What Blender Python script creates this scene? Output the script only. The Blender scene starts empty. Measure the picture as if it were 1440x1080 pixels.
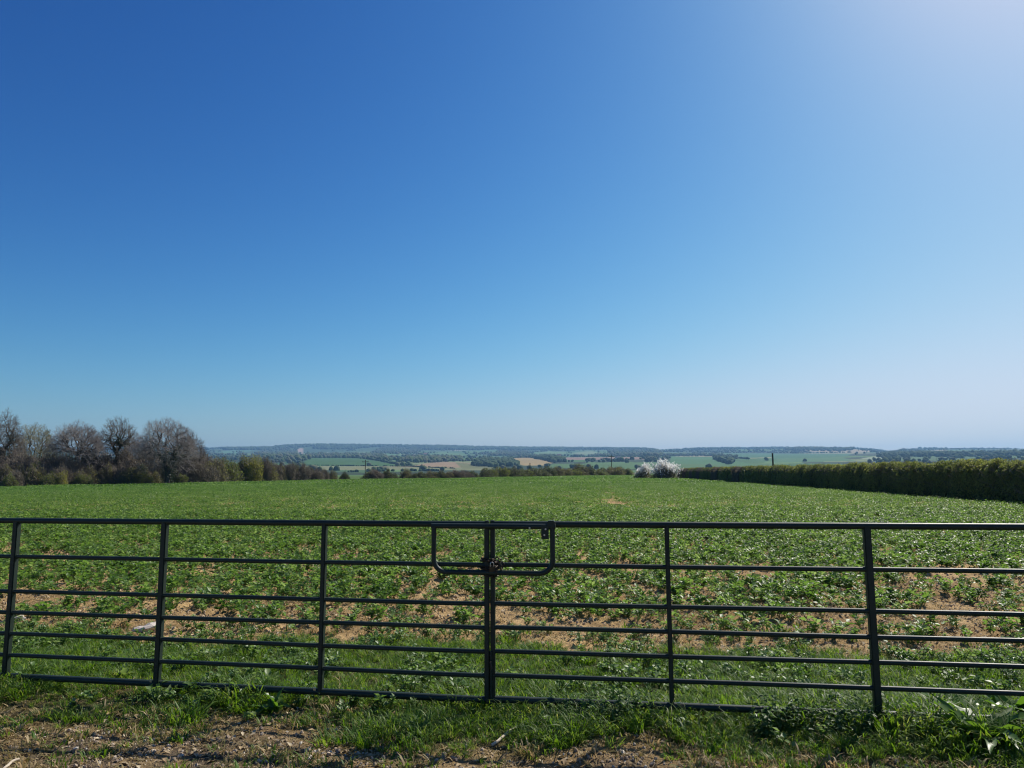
import bpy, math, random
import numpy as np
from mathutils import Vector, Matrix, noise as mnoise

random.seed(7)
RNG = np.random.default_rng(7)
R = math.radians
S = bpy.context.scene
COL = S.collection

# ------------------------------------------------------------------ camera
F_PX, PITCH, ROLL, EYE = 998.0, R(6.79), R(-0.308), 1.552
cam_d = bpy.data.cameras.new('camera')
cam_d.sensor_fit = 'HORIZONTAL'
cam_d.angle = 2 * math.atan(720 / F_PX)
cam_d.clip_start, cam_d.clip_end = 0.05, 60000
cam = bpy.data.objects.new('camera', cam_d)
COL.objects.link(cam)
fw = Vector((0, math.cos(PITCH), math.sin(PITCH)))
up0 = Vector((0, -math.sin(PITCH), math.cos(PITCH)))
rt0 = Vector((1, 0, 0))
rt = rt0 * math.cos(ROLL) + up0 * math.sin(ROLL)
up = -rt0 * math.sin(ROLL) + up0 * math.cos(ROLL)
M = Matrix.Identity(4)
for i in range(3):
    M[i][0], M[i][1], M[i][2] = rt[i], up[i], -fw[i]
M.translation = (0, 0, EYE)
cam.matrix_world = M
S.camera = cam

# ------------------------------------------------------------------ sky, sun, exposure
SUN_AZ, SUN_EL = R(46), R(45)          # azimuth measured from +Y towards +X
w = bpy.data.worlds.new('World')
S.world = w
w.use_nodes = True
nt = w.node_tree
nt.nodes.clear()
sky = nt.nodes.new('ShaderNodeTexSky')
sky.sky_type = 'NISHITA'
sky.sun_disc = False
sky.sun_elevation, sky.sun_rotation = SUN_EL, SUN_AZ
sky.altitude, sky.air_density, sky.dust_density, sky.ozone_density = 0, 1.0, 0.75, 2.5
bg = nt.nodes.new('ShaderNodeBackground')
bg.inputs['Strength'].default_value = 0.1
wo = nt.nodes.new('ShaderNodeOutputWorld')
# the camera's contrast on the whole sky: gain * (0.085 * sky) ** power for each channel
sp = nt.nodes.new('ShaderNodeSeparateColor'); cb = nt.nodes.new('ShaderNodeCombineColor')
nt.links.new(sky.outputs[0], sp.inputs[0])
def _m(op, a, v):
    q = nt.nodes.new('ShaderNodeMath'); q.operation = op; q.inputs[1].default_value = v; nt.links.new(a, q.inputs[0]); return q.outputs[0]
EXPO = 0.22
for ch, (pw, gain, kk, cc, nn) in enumerate(((2.35, 2.75, 1.06, .72, 2.4), (1.80, 1.82, 1.19, .71, 2.4), (1.34, 1.40, 1.20, .81, 3.0))):
    v = _m('MULTIPLY', _m('POWER', _m('MINIMUM', _m('MULTIPLY', sp.outputs[ch], .085), 1.3), pw), gain)
    den = _m('POWER', _m('ADD', _m('POWER', _m('DIVIDE', v, cc), nn), 1.0), 1 / nn)      # soft shoulder, as the photograph's
    dv = nt.nodes.new('ShaderNodeMath'); dv.operation = 'DIVIDE'; nt.links.new(v, dv.inputs[0]); nt.links.new(den, dv.inputs[1])
    nt.links.new(_m('MULTIPLY', dv.outputs[0], kk * 10 / 2 ** EXPO), cb.inputs[ch])
nt.links.new(cb.outputs[0], bg.inputs[0])
nt.links.new(bg.outputs[0], wo.inputs[0])

sd = bpy.data.lights.new('sun', 'SUN')
sd.energy, sd.angle, sd.color = 5.0, R(0.53), (1.0, 0.94, 0.84)
sun = bpy.data.objects.new('sun', sd)
COL.objects.link(sun)
sdir = Vector((math.sin(SUN_AZ) * math.cos(SUN_EL), math.cos(SUN_AZ) * math.cos(SUN_EL), math.sin(SUN_EL)))
sun.rotation_euler = sdir.to_track_quat('Z', 'Y').to_euler()
sun.location = sdir * 60

S.view_settings.view_transform = 'Standard'
S.view_settings.look = 'None'
S.view_settings.exposure = EXPO
S.view_settings.gamma = 1.0
S.view_settings.use_curve_mapping = False
S.cycles.max_bounces = 6
S.cycles.transparent_max_bounces = 8
S.cycles.volume_bounces = 0
S.cycles.use_denoising = True
S.cycles.denoiser = 'OPENIMAGEDENOISE'
S.cycles.denoising_input_passes = 'RGB_ALBEDO_NORMAL'
S.cycles.denoising_prefilter = 'ACCURATE'
S.cycles.pixel_filter_type = 'BLACKMAN_HARRIS'
S.cycles.filter_width = 1.15

# ------------------------------------------------------------------ helpers
def tag(o, label=None, cat=None, group=None, kind=None):
    if label: o['label'] = label
    if cat: o['category'] = cat
    if group: o['group'] = group
    if kind: o['kind'] = kind
    return o

def link(o, parent=None):
    COL.objects.link(o)
    if parent is not None: o.parent = parent
    return o

def empty(name, loc=(0, 0, 0), rz=0.0):
    o = bpy.data.objects.new(name, None)
    o.empty_display_size = 0.2
    COL.objects.link(o)
    o.location = loc
    o.rotation_euler = (0, 0, rz)
    return o

def np_mesh(name, V, Fc, mats=(), mi=None, smooth=False):
    """V (n,3); Fc (m,k) uniform polygons."""
    V = np.asarray(V, np.float32); Fc = np.asarray(Fc, np.int32)
    me = bpy.data.meshes.new(name)
    n, k = Fc.shape
    me.vertices.add(len(V)); me.vertices.foreach_set('co', V.ravel())
    me.loops.add(n * k); me.loops.foreach_set('vertex_index', Fc.ravel())
    me.polygons.add(n)
    me.polygons.foreach_set('loop_start', np.arange(0, n * k, k, dtype=np.int32))
    if mi is not None: me.polygons.foreach_set('material_index', np.asarray(mi, np.int32))
    if smooth: me.polygons.foreach_set('use_smooth', np.ones(n, bool))
    for m in mats: me.materials.append(m)
    me.update(calc_edges=True)
    return me

def mk(name, me, parent=None, loc=None):
    o = bpy.data.objects.new(name, me)
    link(o, parent)
    if loc is not None: o.location = loc
    return o

class Geo:
    """collects triangles from several pieces with a material index"""
    def __init__(s): s.V, s.T, s.M, s.n = [], [], [], 0
    def add(s, V, T, mi=0):
        V = np.asarray(V, float).reshape(-1, 3); T = np.asarray(T, int).reshape(-1, 3)
        s.V.append(V); s.T.append(T + s.n); s.M.append(np.full(len(T), mi)); s.n += len(V)
    def mesh(s, name, mats, smooth=False):
        return np_mesh(name, np.vstack(s.V), np.vstack(s.T), mats, np.concatenate(s.M), smooth)

# value noise ------------------------------------------------------
def _h(ix, iy, s):
    n = (ix.astype(np.int64) * 374761393 + iy.astype(np.int64) * 668265263 + s * 974711) & 0x7fffffff
    n = ((n ^ (n >> 13)) * 1274126177) & 0x7fffffff
    return ((n ^ (n >> 16)) & 0xffff) / 65535.0
def vnoise(x, y, s=0):
    x = np.asarray(x, float); y = np.asarray(y, float)
    ix, iy = np.floor(x), np.floor(y); fx, fy = x - ix, y - iy
    fx = fx * fx * (3 - 2 * fx); fy = fy * fy * (3 - 2 * fy)
    a = _h(ix, iy, s); b = _h(ix + 1, iy, s); c = _h(ix, iy + 1, s); d = _h(ix + 1, iy + 1, s)
    return (a * (1 - fx) + b * fx) * (1 - fy) + (c * (1 - fx) + d * fx) * fy
def fbm(x, y, s=0, o=4):
    v = 0; a = .5; t = 0
    for i in range(o):
        v = v + a * vnoise(x * 2 ** i + 17.3 * i, y * 2 ** i - 9.1 * i, s + i); t += a; a *= .5
    return v / t
def sstep(a, b, x):
    t = np.clip((x - a) / (b - a), 0, 1); return t * t * (3 - 2 * t)

# materials --------------------------------------------------------
def new_mat(name):
    m = bpy.data.materials.new(name); m.use_nodes = True
    n = m.node_tree.nodes; n.clear()
    out = n.new('ShaderNodeOutputMaterial')
    return m, n, m.node_tree.links, out
def rgba(c): return (c[0], c[1], c[2], 1)

def leaf_mat(name, cols, transl=.35, rough=.5, spec=.4, per_obj=.35):
    """thin leaves: island-random colour ramp, part translucent"""
    m, n, l, out = new_mat(name)
    g = n.new('ShaderNodeNewGeometry'); oi = n.new('ShaderNodeObjectInfo')
    mx = n.new('ShaderNodeMath'); mx.operation = 'MULTIPLY_ADD'
    l.new(oi.outputs['Random'], mx.inputs[0]); mx.inputs[1].default_value = per_obj
    sc = n.new('ShaderNodeMath'); sc.operation = 'MULTIPLY'; sc.inputs[1].default_value = 1 - per_obj
    l.new(g.outputs['Random Per Island'], sc.inputs[0]); l.new(sc.outputs[0], mx.inputs[2])
    r = n.new('ShaderNodeValToRGB')
    while len(r.color_ramp.elements) < len(cols): r.color_ramp.elements.new(.5)
    for i, c in enumerate(cols):
        r.color_ramp.elements[i].position = i / max(1, len(cols) - 1)
        r.color_ramp.elements[i].color = rgba(c)
    l.new(mx.outputs[0], r.inputs[0])
    p = n.new('ShaderNodeBsdfPrincipled')
    p.inputs['Roughness'].default_value = rough; p.inputs['Specular IOR Level'].default_value = spec
    l.new(r.outputs[0], p.inputs['Base Color'])
    t = n.new('ShaderNodeBsdfTranslucent')
    hs = n.new('ShaderNodeHueSaturation'); hs.inputs['Hue'].default_value = .485
    hs.inputs['Saturation'].default_value = 1.15; hs.inputs['Value'].default_value = 1.5
    l.new(r.outputs[0], hs.inputs['Color']); l.new(hs.outputs[0], t.inputs[0])
    ms = n.new('ShaderNodeMixShader'); ms.inputs[0].default_value = transl
    l.new(p.outputs[0], ms.inputs[1]); l.new(t.outputs[0], ms.inputs[2]); l.new(ms.outputs[0], out.inputs[0])
    return m

def solid_mat(name, c1, c2, scale=8, rough=.8, spec=.3, bump=0.0, bscale=None, metal=0, detail=5):
    m, n, l, out = new_mat(name)
    tc = n.new('ShaderNodeTexCoord')
    no = n.new('ShaderNodeTexNoise'); no.inputs['Scale'].default_value = scale; no.inputs['Detail'].default_value = detail
    l.new(tc.outputs['Object'], no.inputs[0])
    r = n.new('ShaderNodeValToRGB')
    r.color_ramp.elements[0].position = .3; r.color_ramp.elements[1].position = .7
    r.color_ramp.elements[0].color = rgba(c1); r.color_ramp.elements[1].color = rgba(c2)
    l.new(no.outputs[0], r.inputs[0])
    p = n.new('ShaderNodeBsdfPrincipled')
    p.inputs['Roughness'].default_value = rough; p.inputs['Specular IOR Level'].default_value = spec
    p.inputs['Metallic'].default_value = metal
    l.new(r.outputs[0], p.inputs['Base Color'])
    if bump:
        nb = n.new('ShaderNodeTexNoise'); nb.inputs['Scale'].default_value = bscale or scale * 4; nb.inputs['Detail'].default_value = 6
        l.new(tc.outputs['Object'], nb.inputs[0])
        b = n.new('ShaderNodeBump'); b.inputs['Strength'].default_value = bump; b.inputs['Distance'].default_value = .01
        l.new(nb.outputs[0], b.inputs['Height']); l.new(b.outputs[0], p.inputs['Normal'])
    l.new(p.outputs[0], out.inputs[0])
    return m

def inst_mat(name, cols, rough=.9, spec=.2):
    """colour by per-instance random (stones, clods)"""
    m, n, l, out = new_mat(name)
    oi = n.new('ShaderNodeObjectInfo'); r = n.new('ShaderNodeValToRGB')
    while len(r.color_ramp.elements) < len(cols): r.color_ramp.elements.new(.5)
    for i, c in enumerate(cols):
        r.color_ramp.elements[i].position = i / (len(cols) - 1); r.color_ramp.elements[i].color = rgba(c)
    l.new(oi.outputs['Random'], r.inputs[0])
    tc = n.new('ShaderNodeTexCoord'); no = n.new('ShaderNodeTexNoise'); no.inputs['Scale'].default_value = 3
    l.new(tc.outputs['Object'], no.inputs[0])
    mx = n.new('ShaderNodeMix'); mx.data_type = 'RGBA'; mx.blend_type = 'MULTIPLY'; mx.inputs[0].default_value = .6
    l.new(r.outputs[0], mx.inputs[6]); l.new(no.outputs[0], mx.inputs[7])
    p = n.new('ShaderNodeBsdfPrincipled'); p.inputs['Roughness'].default_value = rough; p.inputs['Specular IOR Level'].default_value = spec
    l.new(mx.outputs[2], p.inputs['Base Color']); l.new(p.outputs[0], out.inputs[0])
    return m

def ground_mat():
    m, n, l, out = new_mat('ground_soil_and_fields')
    at = n.new('ShaderNodeAttribute'); at.attribute_name = 'Col'
    tc = n.new('ShaderNodeTexCoord')
    def noise(scale, detail=6, rough=.6):
        x = n.new('ShaderNodeTexNoise'); x.inputs['Scale'].default_value = scale; x.inputs['Detail'].default_value = detail
        x.inputs['Roughness'].default_value = rough; l.new(tc.outputs['Object'], x.inputs[0]); return x
    n1 = noise(3.0); n2 = noise(45.0, 5, .7)
    r1 = n.new('ShaderNodeMapRange'); r1.inputs[3].default_value = .72; r1.inputs[4].default_value = 1.28
    l.new(n1.outputs[0], r1.inputs[0])
    r2 = n.new('ShaderNodeMapRange'); r2.inputs[1].default_value = .3; r2.inputs[2].default_value = .7; r2.inputs[3].default_value = .6; r2.inputs[4].default_value = 1.4
    l.new(n2.outputs[0], r2.inputs[0])
    mu = n.new('ShaderNodeMath'); mu.operation = 'MULTIPLY'; l.new(r1.outputs[0], mu.inputs[0]); l.new(r2.outputs[0], mu.inputs[1])
    mx = n.new('ShaderNodeVectorMath'); mx.operation = 'SCALE'
    l.new(at.outputs['Color'], mx.inputs[0]); l.new(mu.outputs[0], mx.inputs['Scale'])
    p = n.new('ShaderNodeBsdfPrincipled'); p.inputs['Roughness'].default_value = .95; p.inputs['Specular IOR Level'].default_value = .1
    l.new(mx.outputs[0], p.inputs['Base Color'])
    b = n.new('ShaderNodeBump'); b.inputs['Strength'].default_value = 1.0; b.inputs['Distance'].default_value = .04
    l.new(n2.outputs[0], b.inputs['Height']); l.new(b.outputs[0], p.inputs['Normal'])
    l.new(p.outputs[0], out.inputs[0])
    return m

# ------------------------------------------------------------------ the lie of the land
def az_to_px(az): return 720 + F_PX * np.tan(az)
def px_to_az(px): return np.arctan((np.asarray(px, float) - 720) / F_PX)
def horizon_y(px): return 662.7 - .00542 * np.asarray(px, float)
RX = [-400, 0, 300, 380, 400, 450, 520, 620, 700, 800, 900, 915, 926, 938, 970, 1000, 1100, 1200, 1225, 1235, 1255, 1268, 1330, 1440, 2200]
RY = [30, 32, 32, 32.4, 35, 36, 35, 33.3, 31, 29.4, 27.8, 27, 24.5, 25, 26.6, 27.2, 27.5, 26.2, 24, 22.8, 22.8, 25.6, 25.8, 25, 24]
KD = np.array([330, 500, 800, 1000, 1250, 1500, 2000, 2600, 3200, 4000, 5000])
KP = np.array([-9.36, -11.5, -10.5, -6, -1, 3, 10, 15, 17, 21, 25.])
def ridge(az):
    p = np.clip(az_to_px(np.clip(az, -1.2, 1.2)), -400, 2200)
    return np.interp(p, RX, RY)
def height(x, y):
    x = np.asarray(x, float); y = np.asarray(y, float)
    d = np.hypot(x, y); az = np.arctan2(x, y)
    near = -1.42e-5 * d * d
    rr = ridge(az) - 2.2
    cosz = np.maximum(np.cos(np.clip(az, -1.15, 1.15)), .4)     # pixel elevation is on the image plane
    P = np.interp(d, KD, KP)
    kf = np.clip((d - 5000) / 1000, 0, 1)
    P = np.where(d > 5000, KP[-1] + (rr - KP[-1]) * kf, P)
    P = np.where(d > 6000, rr - (d - 6000) / 1000 * 2.5, P)
    P = np.where(d > 330, np.minimum(P, rr), P)
    und = (fbm(x / 900 + 5, y / 900, 31, 3) - .5) * 5 * sstep(1100, 2200, d) * (1 - sstep(4300, 5600, d))
    far = EYE + d * cosz * (P + und) / F_PX
    t = sstep(300, 380, d)
    z = near * (1 - t) + far * t
    # fine relief of soil, verge and gravel close by
    k = 1 - sstep(25, 60, d)
    rough = fbm(x * 2.1, y * 2.1, 3, 4) - .5
    clod = fbm(x * 11, y * 11, 9, 3) - .5
    soil = sstep(5.9, 6.8, y + .14 * x)
    fine = vnoise(x * 31, y * 31, 14) - .5
    z = z + k * (rough * .05 + clod * (.022 + .050 * soil) + fine * (.010 + .016 * soil))
    # the verge under the gate stands a little proud of the track
    z = z + .008 * np.exp(-((y + .155 * x - 4.9) / .7) ** 2)
    return z
def H(x, y): return float(height(np.array([x]), np.array([y]))[0])
def pos_px(px, d):
    """ground point seen towards picture column px at range d (metres along +Y)"""
    x = (px - 720) / F_PX * d
    return x, d
def range_for(px, py):
    """range where the far ground rises to picture row py"""
    P = float(horizon_y(px)) - py
    a = float(px_to_az(px)); rr = float(ridge(np.array([a]))[0]) - 2.2
    ds = np.concatenate([KD, [6000]]); ps = np.concatenate([KP, [rr]])
    return float(np.interp(P, ps[2:], ds[2:]))

# boundary of the crop field (range along +Y by column)
EDX = [-600, -200, 0, 220, 300, 480, 640, 740, 850, 890, 940, 950, 1000, 1100, 1250, 1440, 2200]
EDD = [55, 66, 74, 86, 93, 118, 130, 155, 190, 200, 200, 112, 87, 56, 40, 29, 14]
def edge_range(px): return np.interp(px, EDX, EDD)
def hedge_x(y): return 20.2 + (y - 29) * .0735     # the hedge's field-side foot
def crop_start(x): return 6.75 - .10 * x + .35 * (fbm(x * .7, x * 0 + 3, 21, 3) - .5)
def bare(x, y):
    """1 where the soil lies bare among the crop"""
    s = fbm(x * 1.7, y * 1.2, 41, 3) + .35 * (fbm(x * 4.3, y * 3.6, 47, 2) - .5)
    y0 = y - crop_start(x)
    thr = np.interp(y0, [0, .4, 1.2, 2.2, 4, 6, 9, 14, 30], [.34, .50, .58, .62, .65, .68, .72, .775, .83])
    b = s > thr
    lx = .9 + .116 * y                                  # a tractor wheeling
    b = b | ((np.abs(x - lx) < .22 + .0045 * y) & (y > 14) & (y < 80) & (fbm(x * .5, y * .12, 77, 2) > .46))
    return b

FIELDS = [  # polygons on the far land (picture columns, rows) and their crop colours
    ([(425, 661), (425, 656), (560, 656.5), (690, 657), (690, 661.5), (560, 661)], (.20, .21, .10)),
    ([(430, 655.5), (430, 646), (470, 645), (510, 646.5), (545, 652), (575, 656), (500, 656)], (.060, .130, .035)),
    ([(572, 657), (600, 652), (625, 650), (650, 651), (690, 655), (690, 658)], (.30, .21, .12)),
    ([(640, 651), (665, 653), (695, 656), (690, 659), (650, 659)], (.16, .17, .07)),
    ([(648, 647.5), (660, 644), (720, 643), (715, 646)], (.10, .18, .05)),
    ([(703, 646), (735, 643.5), (760, 646), (778, 651), (765, 655), (735, 655), (722, 650)], (.34, .25, .11)),
    ([(770, 658), (775, 653), (960, 651), (1090, 652), (1090, 660)], (.085, .16, .05)),
    ([(792, 648), (795, 643.5), (898, 643), (905, 647)], (.26, .17, .13)),
    ([(940, 652), (940, 642), (1010, 642), (1030, 648), (1060, 654)], (.075, .17, .06)),
    ([(1000, 640), (1020, 636.5), (1195, 637), (1190, 642), (1100, 646)], (.06, .15, .065)),
    ([(1020, 645), (1082, 642.5), (1082, 644)], (.30, .28, .14)),
    ([(1085, 651), (1090, 645), (1180, 643), (1200, 648)], (.08, .17, .07)),
    ([(1205, 645), (1230, 641), (1250, 642), (1235, 646)], (.25, .30, .18)),
    ([(470, 632.5), (475, 629.5), (500, 629), (502, 632)], (.24, .27, .14)),
    ([(418, 633), (427, 632), (428, 639), (422, 639)], (.38, .28, .22)),
    ([(428, 637.5), (470, 636), (522, 638), (522, 639.5), (430, 639.5)], (.36, .36, .28)),
    ([(300, 636), (340, 632), (360, 634), (330, 637)], (.10, .20, .10)),
    ([(330, 639.5), (350, 637), (420, 637.5), (415, 640)], (.17, .24, .10)),
    ([(610, 632), (635, 631), (670, 633), (640, 634)], (.33, .33, .24)),
    ([(530, 643), (545, 638.5), (570, 640), (565, 644)], (.10, .19, .07)),
    ([(600, 640), (620, 636), (655, 638), (650, 643)], (.11, .19, .06)),
    ([(645, 634), (680, 632), (725, 634), (700, 637)], (.09, .17, .06)),
    ([(745, 640), (770, 634), (800, 636), (785, 641)], (.13, .21, .08)),
    ([(800, 637), (830, 634), (845, 637), (820, 639)], (.19, .24, .12)),
]
def in_poly(px, py, poly):
    ins = np.zeros(px.shape, bool); j = len(poly) - 1
    for i in range(len(poly)):
        xi, yi = poly[i]; xj, yj = poly[j]
        c = ((yi > py) != (yj > py)) & (px < (xj - xi) * (py - yi) / (yj - yi + 1e-9) + xi)
        ins ^= c; j = i
    return ins

SEED_N = 420
_sa = RNG.uniform(-1.25, 1.25, SEED_N); _sl = RNG.uniform(math.log(900), math.log(7000), SEED_N)
_pal = np.array([(.055, .12, .035), (.08, .15, .045), (.10, .17, .055), (.16, .19, .08), (.22, .20, .11), (.06, .11, .04), (.27, .22, .13)])
_sc = _pal[RNG.choice(len(_pal), SEED_N, p=[.24, .22, .18, .12, .07, .12, .05])]
_wood = RNG.random(SEED_N) < .34
def patch(az, d):
    """irregular patchwork of farmland; returns cell index and border closeness"""
    a = np.asarray(az).ravel(); q = np.log(np.maximum(np.asarray(d).ravel(), 300))
    a = a + .012 * (vnoise(a * 60, q * 9, 5) - .5); q = q + .05 * (vnoise(a * 40 + 9, q * 14, 6) - .5)
    idx = np.zeros(len(a), int); edge = np.zeros(len(a))
    for s in range(0, len(a), 20000):
        D = np.hypot((a[s:s + 20000, None] - _sa[None]) * 1.0, (q[s:s + 20000, None] - _sl[None]) * .55)
        o = np.argpartition(D, 2, axis=1)[:, :2]
        dd = np.take_along_axis(D, o, 1); f = np.argmin(dd, axis=1)
        idx[s:s + 20000] = o[np.arange(len(o)), f]; edge[s:s + 20000] = np.abs(dd[:, 0] - dd[:, 1])
    return idx, edge

def build_ground():
    r = [0.4]
    while r[-1] < 8500:
        x = r[-1]
        r.append(x * (1.012 if x < 3 else 1.006 if x < 12 else 1.014 if x < 60 else 1.03 if x < 320 else 1.018))
    r = np.array(r)
    a_in = np.linspace(-.68, .68, 520)
    a_out = np.linspace(.68, 2 * math.pi - .68, 90)[1:-1]
    az = np.concatenate([a_in, a_out])
    na, nr = len(az), len(r)
    A, Rr = np.meshgrid(az, r)
    X, Y = Rr * np.sin(A), Rr * np.cos(A)
    Z = height(X.ravel(), Y.ravel())
    V = np.stack([X.ravel(), Y.ravel(), Z], 1)
    i = np.arange(nr - 1)[:, None] * na; j = np.arange(na)[None]
    j2 = (j + 1) % na
    Fq = np.stack([i + j, i + na + j, i + na + j2, i + j2], -1).reshape(-1, 4)[:, ::-1]
    # centre disc
    V = np.vstack([V, [[0, 0, H(0, 0)]]])
    me = np_mesh('ground', V, Fq, [ground_mat()], smooth=True)
    # colours: what lies where
    x, y = V[:, 0], V[:, 1]; d = np.hypot(x, y); a = np.arctan2(x, y)
    front = np.abs(a) < 1.3
    px = np.where(front, az_to_px(np.clip(a, -1.3, 1.3)), np.where(a > 0, 4300, -2900))
    n1 = fbm(x * 1.3, y * 1.3, 11, 4); n2 = fbm(x * 6, y * 6, 13, 3)
    soil = np.array([.54, .37, .18]); soil2 = np.array([.35, .23, .105])
    C = soil2 + (soil - soil2) * sstep(.35, .65, n1 * .5 + n2 * .5)[:, None]
    g = y + .155 * x                                      # distance from the camera side, along the gate's normal
    verge = np.array([.075, .080, .030])
    straw = np.array([.27, .19, .095]); grav = np.array([.17, .125, .08])
    kv = sstep(3.95, 4.4, g + (n1 - .5) * 1.1) * (1 - sstep(6.2, 6.55, y + .10 * x + (n1 - .5) * .9))
    kg = 1 - sstep(3.75, 4.25, g + (n1 - .5) * 1.2)
    C = C * (1 - kv[:, None]) + verge * kv[:, None]
    gm = (straw + (grav - straw) * sstep(.4, .6, n2)[:, None])
    C = np.where((g < 4.6)[:, None], C * (1 - kg[:, None]) + gm * kg[:, None], C)
    # under the crop canopy the soil shows less and less
    crop = np.array([.060, .125, .038])
    kc = sstep(30, 75, d); C = C * (1 - kc[:, None]) + crop * kc[:, None]
    er = edge_range(px)
    out = front & (y > er)
    C[out] = (.075, .125, .035)
    C[~front & (d > 40)] = (.07, .13, .04)
    # beyond the crest: the patchwork
    far = d > 340
    idx, _ = patch(a[far], d[far])
    cf = _sc[idx] * (.85 + .3 * fbm(x[far] / 60, y[far] / 60, 61, 3))[:, None]
    cf[_wood[idx]] = (.035, .055, .025)
    kw = (.75 * sstep(4300, 5300, d[far]))[:, None]; cf = cf * (1 - kw) + np.array((.038, .062, .030)) * kw
    cf[d[far] < 900] = (.085, .155, .04)
    rows = horizon_y(px[far]) - np.interp(d[far], np.concatenate([KD, [6000]]), np.concatenate([KP, [30]]))
    for poly, c in FIELDS:
        k = in_poly(px[far], rows, poly)
        cf[k] = np.array(c) * .84 * (.92 + .16 * fbm(x[far][k] / 40, y[far][k] / 40, 71, 2))[:, None]
    C[far] = cf
    ca = me.color_attributes.new('Col', 'FLOAT_COLOR', 'POINT')
    ca.data.foreach_set('color', np.hstack([C, np.ones((len(C), 1))]).astype(np.float32).ravel())
    tag(mk('ground', me), kind='structure')
build_ground()

# ------------------------------------------------------------------ scatter (geometry nodes, for stuff only)
def scatter(name, P, rot, scl, sources, label, cat):
    n = len(P)
    me = bpy.data.meshes.new(name)
    me.vertices.add(n); me.vertices.foreach_set('co', np.asarray(P, np.float32).ravel())
    a = me.attributes.new('rot', 'FLOAT_VECTOR', 'POINT'); a.data.foreach_set('vector', np.asarray(rot, np.float32).ravel())
    a = me.attributes.new('scl', 'FLOAT', 'POINT'); a.data.foreach_set('value', np.asarray(scl, np.float32).ravel())
    a = me.attributes.new('idx', 'INT', 'POINT'); a.data.foreach_set('value', RNG.integers(0, len(sources), n).astype(np.int32))
    o = mk(name, me)
    ng = bpy.data.node_groups.new(name + '_scatter', 'GeometryNodeTree')
    ng.interface.new_socket('Geometry', in_out='INPUT', socket_type='NodeSocketGeometry')
    ng.interface.new_socket('Geometry', in_out='OUTPUT', socket_type='NodeSocketGeometry')
    N, L = ng.nodes, ng.links
    gi, go = N.new('NodeGroupInput'), N.new('NodeGroupOutput')
    gti = N.new('GeometryNodeGeometryToInstance')
    for s in sources[::-1]:
        oi = N.new('GeometryNodeObjectInfo'); oi.inputs['Object'].default_value = s
        oi.inputs['As Instance'].default_value = True
        L.new(oi.outputs['Geometry'], gti.inputs[0])
    jn = N.new('GeometryNodeJoinGeometry')
    for s in list(N):
        if s.bl_idname == 'GeometryNodeObjectInfo': L.new(s.outputs['Geometry'], jn.inputs[0])
    N.remove(gti)
    ip = N.new('GeometryNodeInstanceOnPoints'); ip.inputs['Pick Instance'].default_value = True
    def at(nm, ty):
        x = N.new('GeometryNodeInputNamedAttribute'); x.data_type = ty; x.inputs['Name'].default_value = nm; return x.outputs['Attribute']
    L.new(gi.outputs[0], ip.inputs['Points']); L.new(jn.outputs[0], ip.inputs['Instance'])
    L.new(at('idx', 'INT'), ip.inputs['Instance Index'])
    e = N.new('FunctionNodeEulerToRotation'); L.new(at('rot', 'FLOAT_VECTOR'), e.inputs[0]); L.new(e.outputs[0], ip.inputs['Rotation'])
    L.new(at('scl', 'FLOAT'), ip.inputs['Scale']); L.new(ip.outputs[0], go.inputs[0])
    md = o.modifiers.new('scatter', 'NODES'); md.node_group = ng
    tag(o, label, cat, kind='stuff')
    return o
def source(name, me): return bpy.data.objects.new(name, me)      # never linked: only a shape to scatter

# ------------------------------------------------------------------ small shapes
def leaf(base, dirv, nrm, L, W, fold=.25, droop=.15):
    """ovate leaf, five points, four triangles, folded along the midrib"""
    d = Vector(dirv).normalized(); n = Vector(nrm); n = (n - d * n.dot(d)).normalized(); s = d.cross(n)
    b = Vector(base)
    m = b + d * L * .45 + n * (-W * fold * .5)
    t = b + d * L - n * L * droop
    l = b + d * L * .42 + s * W * .5 + n * W * fold * .5
    r = b + d * L * .42 - s * W * .5 + n * W * fold * .5
    return [b, m, t, l, r], [(0, 1, 3), (1, 2, 3), (0, 4, 1), (1, 4, 2)]

def leaf_cloud(P, size, flat=.3, asp=.62, seed=0, N=None):
    """many two-triangle leaves at P with random lie; vectorised"""
    g = np.random.default_rng(seed); n = len(P)
    d = g.normal(size=(n, 3)); d[:, 2] *= .6
    d /= np.linalg.norm(d, axis=1)[:, None]
    nn = g.normal(size=(n, 3)); nn[:, 2] += flat * 3
    if N is not None: nn = nn * .6 + N
    s = np.cross(d, nn); s /= np.linalg.norm(s, axis=1)[:, None] + 1e-9
    nn = np.cross(s, d)
    L = (size * g.uniform(.6, 1.35, n))[:, None]
    V = np.stack([P - d * L * .5, P + s * L * asp * .5 + nn * L * .1, P + d * L * .5, P - s * L * asp * .5 + nn * L * .1], 1).reshape(-1, 3)
    i = np.arange(n)[:, None] * 4
    T = np.concatenate([i + [0, 2, 1], i + [0, 3, 2]], 0)
    return V, T

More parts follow.
